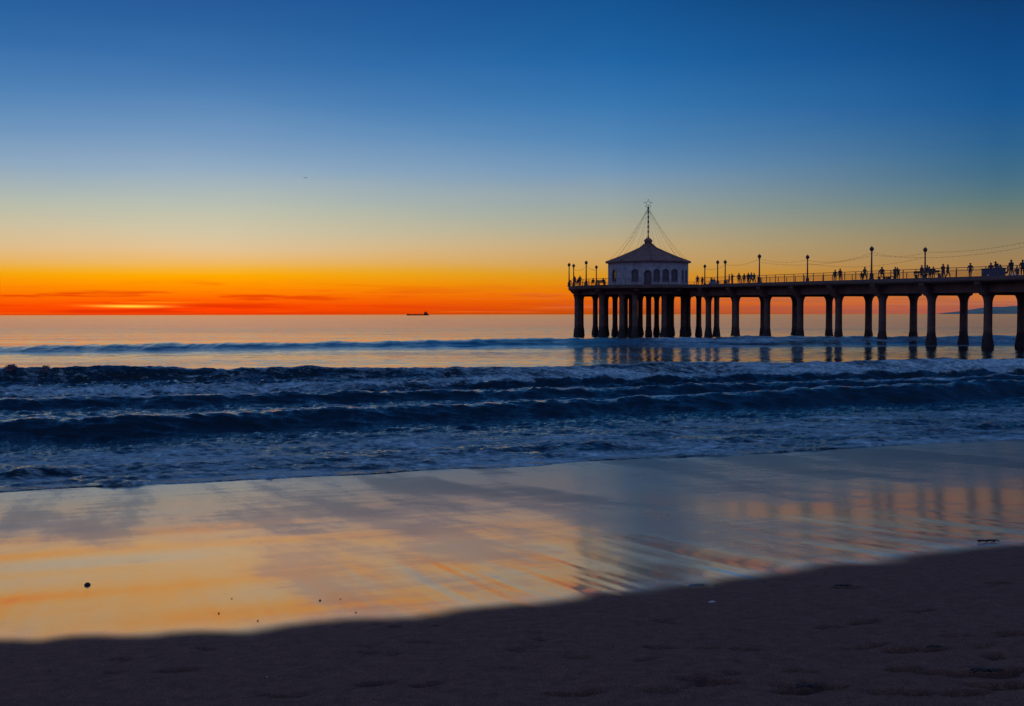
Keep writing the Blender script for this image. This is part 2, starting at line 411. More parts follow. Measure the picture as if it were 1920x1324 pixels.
# ------------------------------------------------------------------ sea
def wave(X, Y, yc, amp, wf, wb, pw=1.0):
    c = ip(X, yc); a_ = ip(X, amp) * (0.62 + 0.56 * fbm(X * 0.09 + yc[0][1], Y * 0.01, 3) + 0.36 * (fbm(X * 0.6 + amp[0][1] * 31, Y * 0.05, 3) - 0.3))
    c = c + 1.6 * (fbm(X * 0.22 + yc[0][1], Y * 0 + 2, 3) - 0.5) * min(1.0, yc[0][1] / 60)
    d = c - Y                                     # + in front of the crest (towards the beach)
    f = np.where(d > 0, np.clip(1 - d / wf, 0, 1), np.clip(1 + d / wb, 0, 1))
    f = f * f * (3 - 2 * f)
    return a_ * f ** pw, d
def sea_height(X, Y):
    n_ = inland(X, Y); a_ = along(X, Y)
    wob = 1.6 * (fbm(X * 0.07 + 5, Y * 0.02, 3) - 0.5)
    wob2 = 2.4 * (fbm(X * 0.16 + 25, Y * 0.03 + 4, 3) - 0.5) + 0.5 * (fbm(X * 0.8, Y * 0.2, 2) - 0.5)
    H = np.zeros_like(X); foam = np.zeros_like(X); rough = np.zeros_like(X)
    # swell beyond the pier
    h1, d1 = wave(X + 0 * Y, Y + wob, [(-120, 112), (-57, 125), (-20, 140), (0, 149), (40, 154), (120, 160)],
                  [(-120, .55), (-57, .65), (0, .9), (40, 1.05), (120, 1.0)], 9.5, 22)
    H += h1
    f1 = sst(3, 22, X) * sst(-2.0, 1.0, d1) * (1 - sst(14, 22, d1))
    foam = np.maximum(foam, f1 * (0.45 + 0.6 * fbm(X * 0.10, Y * 0.35, 3)))
    # breaking wave with the foam front
    amp2 = [(-60, 1.0), (-34, .95), (-20, .70), (0, .60), (30, .60), (80, .55)]
    h2, d2 = wave(X, Y + 0.6 * wob2, [(-60, 65), (-31, 69.5), (0, 75.5), (15, 79), (38, 87), (80, 95)], amp2, 2.6, 6.0)
    H += h2
    lf_ = 1 - 0.50 * (1 - sst(-24, 4, X)) * (1 - sst(4.5, 8.0, d2)) 
    foam = np.maximum(foam, sst(-0.8, 0.2, d2) * (1 - sst(15, 24, d2)) * lf_ * np.clip(0.30 + 1.10 * fbm(X * 0.11 + 3, Y * 0.35, 4), 0, 0.95))
    # second little wave in the foam
    h2b, d2b = wave(X, Y + wob2, [(-60, 56), (-25, 59), (0, 64), (20, 69.5), (60, 80)], [(-60, .1), (-15, .18), (0, .38), (40, .42), (80, .3)], 2.0, 4.0)
    H += h2b
    foam *= 1 - 0.75 * sst(0.2, 0.9, d2b) * (1 - sst(3.0, 4.5, d2b)) * sst(-14, 2, X)
    # third
    h3, d3 = wave(X, Y + 0.8 * wob2, [(-60, 42), (-35, 46.5), (-20, 50), (0, 55.5), (10, 58), (30, 64), (70, 74)], [(-60, .3), (-22, .42), (0, .40), (40, .5)], 1.9, 3.2)
    H += h3
    foam = np.maximum(foam, 0.8 * sst(-2.5, 0.0, d3) * (1 - sst(0.0, 0.4, d3)))
    foam *= 1 - 0.92 * sst(0.05, 0.6, d3) * (1 - sst(2.8, 4.2, d3))
    # the long dark wave in front
    h4, d4 = wave(X, Y + 0.8 * wob2, [(-40, 31.5), (-17, 38.0), (-8, 41.5), (0, 45.5), (10, 49.5), (25, 56.5), (50, 63)], [(-40, .50), (-17, .52), (0, .56), (25, .72), (50, .8)], 2.5, 3.2)
    H += h4
    foam = np.maximum(foam, 0.97 * sst(-1.3, -0.5, d4) * (1 - sst(-0.1, 0.15, d4)) * (0.5 + 0.7 * fbm(X * 0.3, Y * 0.1 + 7, 2)))
    foam *= 1 - 0.97 * sst(0.05, 0.5, d4) * (1 - sst(4.0, 6.5, d4))
    # wash running up the sand
    wash = sst(4.0, 8.0, d4) * sst(-26, -4, -np.abs(n_ + 2) * 0.6)
    foam = np.maximum(foam, sst(3.0, 7.5, d4) * np.clip(0.42 + 0.80 * (fbm(X * 0.35 + 9, Y * 0.8, 4) - 0.1), 0, 0.85))
    near = sst(4.5, 10.0, d4)
    mid = 1 - near
    # chop
    far = sst(88, 112, Y)
    amp = np.where(d2 > 0, 1.0, 0.18)
    ch = (fbm(X * 0.55 + 2, Y * 0.9, 4, 0.55) - 0.5)
    ch2 = (fbm(X * 1.9, Y * 2.8, 3, 0.55) - 0.5)
    lump = sst(-0.5, 1.5, d2) * (1 - sst(16, 22, d2))
    H += lump * (0.52 * ch + 0.28 * ch2)
    H += near * (0.20 * ch + 0.12 * ch2)
    H += mid * (1 - lump) * (0.24 * ch + 0.12 * ch2) * sst(-3, 1, d2)
    # open water: slow low swells
    op = 1 - sst(-4, 0, d2)
    H += op * (0.035 * np.sin(Y * 0.30 + 0.03 * X + 3 * fbm(X * 0.01, Y * 0.04, 2)) + 0.05 * (fbm(X * 0.03, Y * 0.28, 3) - 0.5) + 0.035 * (fbm(X * 0.35, Y * 1.0, 3) - 0.5) + 0.085 * (fbm(X * 0.5 + 7, Y * 0.45, 3) - 0.5) * sst(70, 90, Y)) * (1 - sst(300, 420, Y))
    # small surf lines in the wash
    off = n_ + 1.2 * (fbm(a_ * 0.16 + 3, a_ * 0 + 1, 3) - 0.5) + 0.5 * (fbm(a_ * 0.7, a_ * 0 + 4, 2) - 0.5)
    for c0, am, ww in ((-0.9, .035, .35), (-2.9, .07, .8), (-5.6, .05, .9)):
        dd = off - c0; f = np.where(dd > 0, np.clip(1 - dd / (0.55 * ww), 0, 1), np.clip(1 + dd / (2.4 * ww), 0, 1))
        H += near * am * f * f * (3 - 2 * f) * (0.35 + 1.3 * fbm(a_ * 0.35 + c0, a_ * 0 + 2, 3))
    # thin tongue of the last wash: surface follows the sand a little way up
    lobe = 0.9 * (fbm(a_ * 0.12 + 9, a_ * 0 + 6, 3) - 0.5) + 0.25 * (fbm(a_ * 1.1, a_ * 0 + 2, 2) - 0.5)
    tip = off - 0.35 - lobe
    sandz = sand_base(n_)
    thick = 0.035 * np.sqrt(np.clip(-tip / 0.5, 0, 1))
    H = np.where(n_ > -6, np.where(tip < 0, np.maximum(H, sandz + thick), sandz - 0.2 * np.clip(tip, 0.3, 1)), H)
    return H, np.clip(foam, 0, 1), d2, n_, tip
X, Y = polar(17.0, 420.0, 860, -41, 41, 880)
H, foam, d2, n_, tip = sea_height(X, Y)
# crest throws spray lumps at the left end of the breaking wave
H *= 1 - sst(330, 415, Y)
# cut the mesh where the water is well under the sand
me = grid_mesh('sea', X, Y, H, {'foam': foam, 'open': (1 - sst(-6, -1, d2))})
keep = ~((tip > 1.2) & (n_ > 0))
bm = bmesh.new(); bm.from_mesh(me)
kf = keep.ravel(); bm.verts.ensure_lookup_table()
dead = [v for v in bm.verts if not kf[v.index]]
bmesh.ops.delete(bm, geom=dead, context='VERTS')
bm.to_mesh(me); bm.free()
sea = link('sea', me); tag(sea, kind='structure')

m_ = bpy.data.materials.new('sea_water'); m_.use_nodes = True; t = m_.node_tree; g = NT(t)
pb = t.nodes['Principled BSDF']
geo = g.n('ShaderNodeNewGeometry'); P = geo.outputs['Position']
fo = g.n('ShaderNodeAttribute', attribute_name='foam').outputs['Fac']
opn = g.n('ShaderNodeAttribute', attribute_name='open').outputs['Fac']
def mapped(sc, rot=0.0):
    mp = g.n('ShaderNodeMapping'); t.links.new(P, mp.inputs[0]); mp.inputs['Scale'].default_value = sc; mp.inputs['Rotation'].default_value = (0, 0, rot)
    return mp.outputs[0]
p1 = g.noise(mapped((0.8, 1.7, 1), -0.2), 1.0, 8.0, 0.68, 0.6)
p2 = g.noise(mapped((3.4, 6.0, 1), -0.25), 1.0, 5.0, 0.65, 0.8)
p3 = g.noise(mapped((0.12, 0.3, 1), -0.15), 1.0, 4.0, 0.55)
pat = g.m('ADD', g.m('ADD', g.m('MULTIPLY', p1, 0.5), g.m('MULTIPLY', p2, 0.3)), g.m('MULTIPLY', p3, 0.2))
th = g.m('SUBTRACT', 0.72, g.m('MULTIPLY', fo, 0.34))
fm = g.m('MULTIPLY', g.mr(pat, g.m('SUBTRACT', th, 0.07), g.m('ADD', th, 0.17)), g.mr(fo, 0.02, 0.2))
fcol = g.ramp(p2, [(0.25, (0.16, 0.29, 0.38, 1)), (0.70, (0.66, 0.82, 0.88, 1))])
base = g.mix(fm, (0.003, 0.008, 0.014, 1), fcol)
t.links.new(base, pb.inputs['Base Color'])
ROUGHSOCK = g.m('ADD', g.m('MULTIPLY', fm, 0.70), 0.05)
pb.inputs['IOR'].default_value = 1.333
sep0 = g.n('ShaderNodeSeparateXYZ'); t.links.new(P, sep0.inputs[0])
b0 = g.n('ShaderNodeBump'); b0.inputs['Distance'].default_value = 0.9
t.links.new(g.noise(mapped((0.035, 0.16, 1), -0.08), 1.0, 7.0, 0.7), b0.inputs['Height'])
t.links.new(g.mr(sep0.outputs[1], 110.0, 330.0, 0.0, 0.20), b0.inputs['Strength'])
b1 = g.n('ShaderNodeBump'); b1.inputs['Distance'].default_value = 0.10; t.links.new(b0.outputs[0], b1.inputs['Normal'])
rip = g.noise(mapped((0.9, 2.6, 1), -0.1), 1.0, 7.0, 0.62, 0.4)
t.links.new(rip, b1.inputs['Height'])
# ripples are gentle in the calm open water, steeper in the surf, and stay visible far out
sepp = g.n('ShaderNodeSeparateXYZ'); t.links.new(P, sepp.inputs[0])
farf = g.mr(sepp.outputs[1], 125.0, 330.0)
t.links.new(g.m('ADD', ROUGHSOCK, g.m('MULTIPLY', farf, 0.06)), pb.inputs['Roughness'])
patch = g.noise(mapped((0.012, 0.05, 1), -0.1), 1.0, 5.0, 0.65)
calm = g.m('ADD', g.m('ADD', 0.11, g.m('MULTIPLY', farf, 0.16)), g.m('MULTIPLY', g.mr(patch, 0.42, 0.72), 0.55))
st = g.m('ADD', g.m('MULTIPLY', opn, calm), g.m('MULTIPLY', g.m('SUBTRACT', 1.0, opn), 0.85))
t.links.new(st, b1.inputs['Strength'])
b2 = g.n('ShaderNodeBump'); b2.inputs['Distance'].default_value = 0.05
t.links.new(g.m('MULTIPLY', fm, 0.8), b2.inputs['Strength']); t.links.new(p2, b2.inputs['Height']); t.links.new(b1.outputs[0], b2.inputs['Normal'])
t.links.new(b2.outputs[0], pb.inputs['Normal'])
sea_mat = m_; me.materials.append(m_)

# the open ocean to the horizon, 4 mm lower where the two sheets overlap
d = np.exp(np.linspace(math.log(404.0), math.log(45000.0), 90))[:, None]
tt = np.linspace(-1.0, 1.0, 60)[None, :]
X3 = d * tt * 1.2; Y3 = d * np.ones_like(tt); Z3 = np.zeros_like(X3) - 0.004
me3 = grid_mesh('ocean', X3, Y3, Z3, {'foam': np.zeros_like(X3), 'open': np.ones_like(X3)})
me3.materials.append(sea_mat); tag(link('ocean', me3), kind='structure')
# water to the sides of the view
for nm, s_ in (('sea_side_water', -1), ('sea_side_water', 1)):
    dd = np.exp(np.linspace(math.log(20.0), math.log(410.0), 60))[:, None]
    aa = np.tan(np.radians(np.linspace(40.9, 62, 20)))[None, :]
    Xs = s_ * dd * aa; Ys = dd * np.ones_like(aa)
    ns = inland(Xs, Ys)
    Zs = np.where(ns > 0, sand_base(np.clip(ns, 0, 400)) - 0.35, 0.0) - 0.006
    mes = grid_mesh('sea', Xs, Ys, Zs, {'foam': 0.5 * (Ys < 80), 'open': (Ys > 80).astype(float)})
    mes.materials.append(sea_mat); tag(link(nm, mes), kind='structure')

# ------------------------------------------------------------------ far headland
rh = random.Random(3)
def ridge(name, prof, D0, depth, mat):
    nx = 90; ny = 14
    xs = np.linspace(prof[0][0], prof[-1][0], nx)
    px = xs; top = np.interp(px, [p[0] for p in prof], [p[1] for p in prof])
    j = np.linspace(0, 1, ny)[:, None]
    Xr = ((px - 960) / F)[None, :] * (D0 + depth * j); Yr = D0 + j * depth + 0 * Xr
    hz = ((589 - top) / F * (D0 + depth * 0.5))[None, :]
    shp = np.sin(np.pi * np.clip(j, 0, 1)) ** 0.7
    Zr = hz * shp * (0.82 + 0.36 * fbm(Xr * 0.002, Yr * 0.0016, 4)) + 2 * 0
    Zr[0, :] = -20; Zr[-1, :] = -20
    me_ = grid_mesh(name, Xr, Yr, Zr); me_.materials.append(mat)
    return tag(link(name, me_), kind='structure')
hill_m = material('headland_scrub', (0.30, 0.33, 0.26), 0.95, 0.3, 0.002, 0.0)
ridge('hills', [(1752, 589), (1773, 586.5), (1796, 584.4), (1814, 581.5), (1842, 577.5), (1860, 576.2), (1881, 576.5),
                (1895, 574.5), (1905, 574.8), (1920, 574.5), (1950, 571), (2000, 569), (2080, 572), (2200, 566), (2360, 560), (2500, 570)], 15000, 4000, hill_m)

# ------------------------------------------------------------------ materials of the built things
concrete = material('pier_concrete', (0.16, 0.105, 0.085), 0.9, 0.35, 0.9, 0.5, 7.0, 0.05)
concrete_low = material('mussel_crust', (0.045, 0.036, 0.036), 0.8, 0.5, 4.0, 1.0, 9.0, 0.10)
curb_m = material('deck_curb_concrete', (0.17, 0.125, 0.12), 0.9, 0.25, 2.0, 0.3)
iron = material('painted_iron', (0.055, 0.045, 0.05), 0.55, 0.2, 8.0, 0.1)
rail_m = material('railing_paint', (0.11, 0.08, 0.08), 0.6, 0.2, 6.0, 0.0)
globe_m = material('lamp_globe_glass', (0.05, 0.05, 0.055), 0.35, 0.1, 6.0, 0.0)
stucco = material('painted_stucco_wall', (0.40, 0.41, 0.44), 0.9, 0.34, 1.2, 0.3, 12.0, 0.03)
tile_m = material('clay_roof_tiles', (0.25, 0.125, 0.105), 0.85, 0.3, 1.4, 0.6, 6.0, 0.08)
trim_m = material('window_trim', (0.20, 0.19, 0.21), 0.7, 0.15, 5.0, 0.0)
dark_glass = material('dark_window_glass', (0.10, 0.10, 0.13), 0.25, 0.2, 3.0, 0.0)
wood_m = material('weathered_wood', (0.10, 0.075, 0.06), 0.85, 0.3, 5.0, 0.3)
blue_m = material('dull_blue_paint', (0.10, 0.12, 0.22), 0.6, 0.2, 4.0, 0.1)
white_m = material('white_plastic', (0.75, 0.73, 0.70), 0.5, 0.1, 4.0, 0.0)
tarp_m = material('blue_tarp', (0.06, 0.13, 0.22), 0.7, 0.3, 3.0, 0.4)
clear = bpy.data.materials.new('clear_window_glass'); clear.use_nodes = True
ct = clear.node_tree; cg = NT(ct); ct.nodes.remove(ct.nodes['Principled BSDF'])
tr = cg.n('ShaderNodeBsdfTransparent'); tr.inputs[0].default_value = (0.85, 0.85, 0.85, 1); gl = cg.n('ShaderNodeBsdfGlossy'); gl.inputs['Roughness'].default_value = 0.08
mx = cg.n('ShaderNodeMixShader'); mx.inputs[0].default_value = 0.08
ct.links.new(tr.outputs[0], mx.inputs[1]); ct.links.new(gl.outputs[0], mx.inputs[2]); ct.links.new(mx.outputs[0], ct.nodes['Material Output'].inputs[0])

# ------------------------------------------------------------------ pier
PX, PY = 0.4182 * 134.86, 134.86
DV = (-0.3697, 0.9291); NV = (0.9291, 0.3697)
def PP(t_, w_, z_=0.0): return Vector((PX + t_ * DV[0] + w_ * NV[0], PY + t_ * DV[1] + w_ * NV[1], z_))
def deck_z(t_): return 8.28 + 0.0098 * min(max(t_, -60), 78)
def t_of(px): return (110.07 / ((px - 960) / F + 0.398) - PY) / DV[1]
PIER_W = (-1.9, 7.1)
pier = empty('pier', PP(20, 2.6, 0), 0, 'long concrete pier on round flared columns running out over the surf', 'pier')
pier_inv = pier.location.copy()
def pbuild(mb, name, mats, smooth=False):
    mb.v = [(x - pier_inv.x, y - pier_inv.y, z) for x, y, z in mb.v]
    return mb.build(name, mats, pier, smooth)
rc = random.Random(11)
CC = Vector((0.1195 * 212, 212.0, 0)); CR = 14.87
PZ = deck_z(78)
# deck slab in lengths, with a curb on either side
mb = MB()
ts = [-62 + 3.5 * i for i in range(40)]; ts = [t_ for t_ in ts if t_ < 68] + [68]
for a_, b_ in zip(ts[:-1], ts[1:]):
    za, zb = deck_z(a_), deck_z(b_)
    poly = [(PIER_W[0], 0), (PIER_W[1], 0), (PIER_W[1], -0.42), (PIER_W[1] - 0.5, -0.62), (PIER_W[0] + 0.5, -0.62), (PIER_W[0], -0.42)]
    mb.prism(poly, lambda p, q=a_, z_=za: PP(q, p[0], z_ + p[1]), lambda p, q=b_, z_=zb: PP(q, p[0], z_ + p[1]))
pbuild(mb, 'deck', concrete)
for w0 in (PIER_W[0] - 0.06, PIER_W[1] - 0.24):
    mb = MB()
    for a_, b_ in zip(ts[:-1], ts[1:]):
        if b_ > 62: continue
        poly = [(w0, -0.3), (w0 + 0.3, -0.3), (w0 + 0.3, 0.13), (w0, 0.13)]
        mb.prism(poly, lambda p, q=a_: PP(q, p[0], deck_z(q) + p[1]), lambda p, q=b_: PP(q, p[0], deck_z(q) + p[1]))
    pbuild(mb, 'curb', curb_m)
# round platform slab
mb = MB()
NP = 24
def ringpt(k, r_, z_): 
    a = 2 * math.pi * (k + 0.5) / NP
    return Vector((CC.x + r_ * math.cos(a), CC.y + r_ * math.sin(a), z_))
mb.lathe([(CR - 0.4, -0.75), (CR, -0.45), (CR, 0.12), (CR - 0.3, 0.12), (CR - 0.3, 0.0)], NP, (CC.x, CC.y, PZ + 0.005), ph=math.pi / NP)
pbuild(mb, 'platform', concrete)
for rr, dep, hw in ((12.9, 1.5, 0.45), (7.5, 1.6, 0.4)):
    mb = MB()
    for k in range(NP):
        q = [ringpt(k, rr - hw, PZ - dep), ringpt(k, rr + hw, PZ - dep), ringpt(k, rr + hw, PZ - 0.7), ringpt(k, rr - hw, PZ - 0.7)]
        q2 = [ringpt(k + 1, rr - hw, PZ - dep), ringpt(k + 1, rr + hw, PZ - dep), ringpt(k + 1, rr + hw, PZ - 0.7), ringpt(k + 1, rr - hw, PZ - 0.7)]
        mb.add(q + q2, [(0, 1, 5, 4), (1, 2, 6, 5), (2, 3, 7, 6), (3, 0, 4, 7)])
    pbuild(mb, 'ring_beam', concrete)
for k in range(12):                                # radial beams with sloping corbel ends
    a = 2 * math.pi * (k + 0.5) / 12; ca_, sa_ = math.cos(a), math.sin(a)
    mb = MB()
    poly = [(1.0, -0.72), (CR - 0.25, -0.72), (CR - 0.25, -0.85), (13.5, -1.75), (1.0, -1.7)]
    f0 = lambda p, o_=-0.42: Vector((CC.x + ca_ * p[0] - sa_ * o_, CC.y + sa_ * p[0] + ca_ * o_, PZ + p[1]))
    f1_ = lambda p, o_=0.42: Vector((CC.x + ca_ * p[0] - sa_ * o_, CC.y + sa_ * p[0] + ca_ * o_, PZ + p[1]))
    mb.prism(poly, f0, f1_)
    pbuild(mb, 'corbel_beam', concrete)
# bents of the straight pier
bents = [t_of(x) for x in (1852, 1746, 1654, 1572, 1500, 1438, 1380, 1328)]
bents = [-9.5 * i for i in range(6, 0, -1)] + bents
def column(x, y, ztop, r_=0.50, fl=0.5):
    top = ztop
    body = [(r_ * 1.02, 1.3), (r_, 2.2), (r_ * 0.97, 4.0), (r_ * 0.97, top - 1.15)]
    for i in range(1, 7):
        a = i / 6 * math.pi / 2
        body.append((r_ * 0.97 + fl * (1 - math.cos(a)), top - 1.15 + 1.15 * math.sin(a)))
    mb_ = MB(); mb_.lathe(body, 14, (x, y, 0))
    o = pbuild(mb_, 'column', concrete, True)
    mb2 = MB()
    mb2.lathe([(r_ * 1.55, -2.5), (r_ * 1.5, -0.2), (r_ * 1.36, 0.4), (r_ * 1.25, 0.9), (r_ * 1.1, 1.35), (r_ * 1.03, 1.7)], 16, (x, y, 0), jitter=0.06, rnd=rc)
    # the crust is a sub-part of its column
    mb2.v = [(a - pier_inv.x, b - pier_inv.y, c) for a, b, c in mb2.v]
    mb2.build('mussel_crust', concrete_low, o, True)
for t_ in bents:
    z_ = deck_z(t_)
    if t_ < 66:
        poly = [(-1.75, -0.45), (6.95, -0.45), (6.95, -0.75), (6.05, -2.08), (-0.85, -2.08), (-1.75, -0.75)]
        mb = MB(); mb.prism(poly, lambda p: PP(t_ - 0.5, p[0], z_ + p[1]), lambda p: PP(t_ + 0.5, p[0], z_ + p[1]))
        pbuild(mb, 'cap_beam', concrete)
    for w_ in (0.0, 5.2):
        c = PP(t_, w_)
        if (Vector((c.x, c.y, 0)) - CC).length < 11.2 and t_ > 60: continue
        column(c.x, c.y, z_ - 2.0)
# edge girders between the bents
for w_ in (0.0, 5.2):
    mb = MB()
    for a_, b_ in zip([-62] + bents, bents + [68]):
        if a_ > 66: continue
        poly = [(w_ - 0.38, -0.5), (w_ + 0.38, -0.5), (w_ + 0.38, -1.78), (w_ - 0.38, -1.78)]
        mb.prism(poly, lambda p: PP(a_, p[0], deck_z(a_) + p[1]), lambda p: PP(min(b_, 68), p[0], deck_z(b_) + p[1]))
    pbuild(mb, 'girder', concrete)
# platform columns
for x_, y_ in [(1082, 208), (1089.5, 216), (1116, 223), (1128, 202.5), (1136, 221), (1153, 219.5), (1166, 200.6), (1172.5, 224), (1183.5, 212),
               (1190.5, 199.2), (1200.5, 224), (1216, 208), (1231, 224), (1245, 200), (1252, 212), (1259, 222), (1281, 203.5), (1290, 221.5),
               (1310, 213), (1343.5, 207)]:
    column((x_ - 960) / F * y_, y_, PZ - 1.5, 0.5, 0.4)
# railings: posts and rails
def rail_run(pts, name='railing'):
    mb_ = MB()
    for i in range(len(pts) - 1):
        a, b = Vector(pts[i]), Vector(pts[i + 1]); L = (b - a).length; n = max(1, round(L / 2.1))
        for k in range(n + (1 if i == len(pts) - 2 else 0)):
            p = a.lerp(b, k / n)
            mb_.box(p.x - 0.045, p.x + 0.045, p.y - 0.045, p.y + 0.045, p.z, p.z + 1.14)
        for h_, r_ in ((1.12, 0.04), (0.88, 0.018), (0.66, 0.018), (0.44, 0.018), (0.24, 0.018)):
            mb_.tube([a + Vector((0, 0, h_)), b + Vector((0, 0, h_))], r_, 5)
    return pbuild(mb_, name, rail_m)
for w_ in (-1.72, 6.92):
    rail_run([PP(t_, w_, deck_z(t_) + 0.10) for t_ in [-62 + 7 * i for i in range(18)] + [63.0]])
arc = []
for k in range(NP + 1):
    a = 2 * math.pi * (k + 0.5) / NP
    p = Vector((CC.x + (CR - 0.2) * math.cos(a), CC.y + (CR - 0.2) * math.sin(a), PZ + 0.12))
    arc.append(p)
def in_pier(p):
    q = Vector((p.x - PX, p.y - PY)); w_ = q.x * NV[0] + q.y * NV[1]; t_ = q.x * DV[0] + q.y * DV[1]
    return PIER_W[0] - 0.5 < w_ < PIER_W[1] + 0.5 and t_ < 72
run = []; runs = []
for p in arc + arc[1:]:
    if in_pier(p):
        if len(run) > 1: runs.append(run)
        run = []
    else: run.append(p)
best = max(runs, key=len) if runs else run
rail_run(best[:NP + 1])

# ------------------------------------------------------------------ lamps on the pier
def make_lamp():
    root = empty('street_lamp', (0, 0, 0))
    b = MB(); b.lathe([(0.34, 0), (0.34, 0.12), (0.27, 0.2), (0.25, 0.6), (0.30, 0.68), (0.2, 0.8), (0.14, 0.95)], 8)
    b.build('base', iron, root)
    b = MB(); b.lathe([(0.125, 0.95), (0.105, 2.2), (0.09, 3.45), (0.13, 3.5), (0.13, 3.56), (0.08, 3.6), (0.08, 3.72), (0.17, 3.8), (0.17, 3.84)], 10)
    b.build('pole', iron, root)
    b = MB(); b.sphere((0, 0, 4.08), 0.29, 14, 10); gbo = b.build('globe', globe_m, root, True)
    b = MB(); b.lathe([(0.16, 4.28), (0.12, 4.36), (0.04, 4.42), (0.02, 4.52)], 10); b.build('cap', iron, gbo)
    return root
lamp0 = make_lamp(); used = False
def on_ring(px, far_side):
    u = (px - 960) / F; r_ = CR - 0.45
    A_ = 1 + u * u; B_ = -2 * (u * CC.x + CC.y); C_ = CC.x ** 2 + CC.y ** 2 - r_ * r_
    disc = max(0.0, B_ * B_ - 4 * A_ * C_)
    y = (-B_ + (1 if far_side else -1) * math.sqrt(disc)) / (2 * A_)
    return Vector((u * y, y, PZ))
def on_pier(px, w_):
    K = 110.07 + w_ * 1.076; y = K / ((px - 960) / F + 0.398)
    t_ = (y - PY - w_ * NV[1]) / DV[1]
    return PP(t_, w_, deck_z(t_))
LAMPS = [
 (on_pier(1933, -1.45), 'nearest street lamp, just outside the right edge on the near rail'),
 (on_pier(1633, -1.45), 'tallest looking globe lamp on the near rail, beside the adult with a child'),
 (on_pier(1423, -1.45), 'globe lamp on the near rail just right of the row of strolling people'),
 (on_pier(1733, 6.65), 'globe lamp on the far rail rising behind the crowded bench near the right'),
 (on_pier(1513, 6.65), 'globe lamp standing alone on the bare stretch of the far rail'),
 (on_pier(1359, 6.4), 'globe lamp right beside the row of strolling people, shorter of two close together'),
 (on_ring(1345, False), 'globe lamp beside the blue tarp, taller of two close together'),
 (on_ring(1321, True), 'short looking far globe lamp between the roundhouse and the blue tarp'),
 (on_ring(1118, True), 'smallest far lamp left of the roundhouse, seen close to its wall'),
 (on_ring(1099, False), 'tall lamp with capped globe at the left end of the platform'),
 (on_ring(1067, False), 'outermost lamp at the very tip of the pier'),
 (on_ring(1075.5, True), 'globe lamp second from the tip of the pier'),
]
for i, (p, lab) in enumerate(LAMPS):
    o = lamp0 if i == 0 else copy_tree(lamp0)
    o.location = (p.x, p.y, p.z + 0.1); tag(o, lab, 'street lamp', 'globe lamps along the pier')
    o.rotation_euler.z = i * 0.7

# strings of small bulbs zig-zagging from lamp to lamp
def festoon(a, b, sag, label, group, rad=0.010, name='string_lights'):
    a, b = Vector(a), Vector(b); n = max(6, int((b - a).length / 0.9)); o_ = Vector((a.x, a.y, a.z))
    pts = []
    for i in range(n + 1):
        s_ = i / n; p = a.lerp(b, s_) - Vector((0, 0, sag * 4 * s_ * (1 - s_))) - o_
        pts.append(p)
    c = MB(); c.tube(pts, rad, 4)
    for p in pts[1:-1]: c.sphere((p.x, p.y, p.z - 0.06), 0.034, 5, 4)
    o = c.build(name, iron); o.location = o_
    return tag(o, label, 'string lights', group)
LT = [p + Vector((0, 0, 3.8)) for p, _ in LAMPS]
FG = 'strings of bulbs hung between the pier lamps'
def adj(i, j, lab, dz=0.0, sag=0.55): festoon(LT[i] + Vector((0, 0, dz)), LT[j] + Vector((0, 0, dz)), sag, lab, FG)
adj(0, 3, 'rising string of bulbs from the lamp behind the crowded bench to beyond the right edge', 0.1, 0.4)
adj(3, 1, 'string of bulbs between the two tallest right hand lamps', 0.0)
adj(1, 4, 'string of bulbs between the tallest lamp and the lamp standing alone', -0.1, 0.7)
adj(4, 2, 'string of bulbs from the lamp standing alone to the lamp beside the strolling people', 0, 0.5)
adj(2, 5, 'string of bulbs above the row of strolling people', 0, 0.5)
adj(1, 2, 'long low string of bulbs along the near rail between its two lamps', -0.5, 0.8)
adj(0, 1, 'long string of bulbs along the near rail running out of the right edge', -0.4, 0.8)
adj(3, 4, 'long string of bulbs along the far rail between its two lamps', -0.6, 0.9)
adj(5, 7, 'short string of bulbs above the blue tarp towards the roundhouse', -0.1, 0.4)
adj(9, 8, 'string of bulbs beside the left wall of the roundhouse', -0.1, 0.3)
adj(11, 9, 'string of bulbs between the second and the tall lamp at the pier tip', -0.3, 0.4)

# ------------------------------------------------------------------ roundhouse
house = empty('roundhouse', (CC.x, CC.y, PZ), 0, 'white eight sided roundhouse with tiled roof at the end of the pier', 'building')
VIEW = math.atan2(CC.x, CC.y)                            # heading from the camera
HR = 7.45; WH = 4.45
def corner(i, r_=HR, z_=0.0):
    # angle measured from the direction towards the camera, + to the right
    ph = R(-39.5 + 45 * i)
    # towards camera: (-sin V, -cos V); right: (cos V, -sin V)
    x = -math.sin(VIEW) * math.cos(ph) + math.cos(VIEW) * math.sin(ph)
    y = -math.cos(VIEW) * math.cos(ph) - math.sin(VIEW) * math.sin(ph)
    return Vector((r_ * x, r_ * y, z_))
SIDE = (corner(1) - corner(0)).length
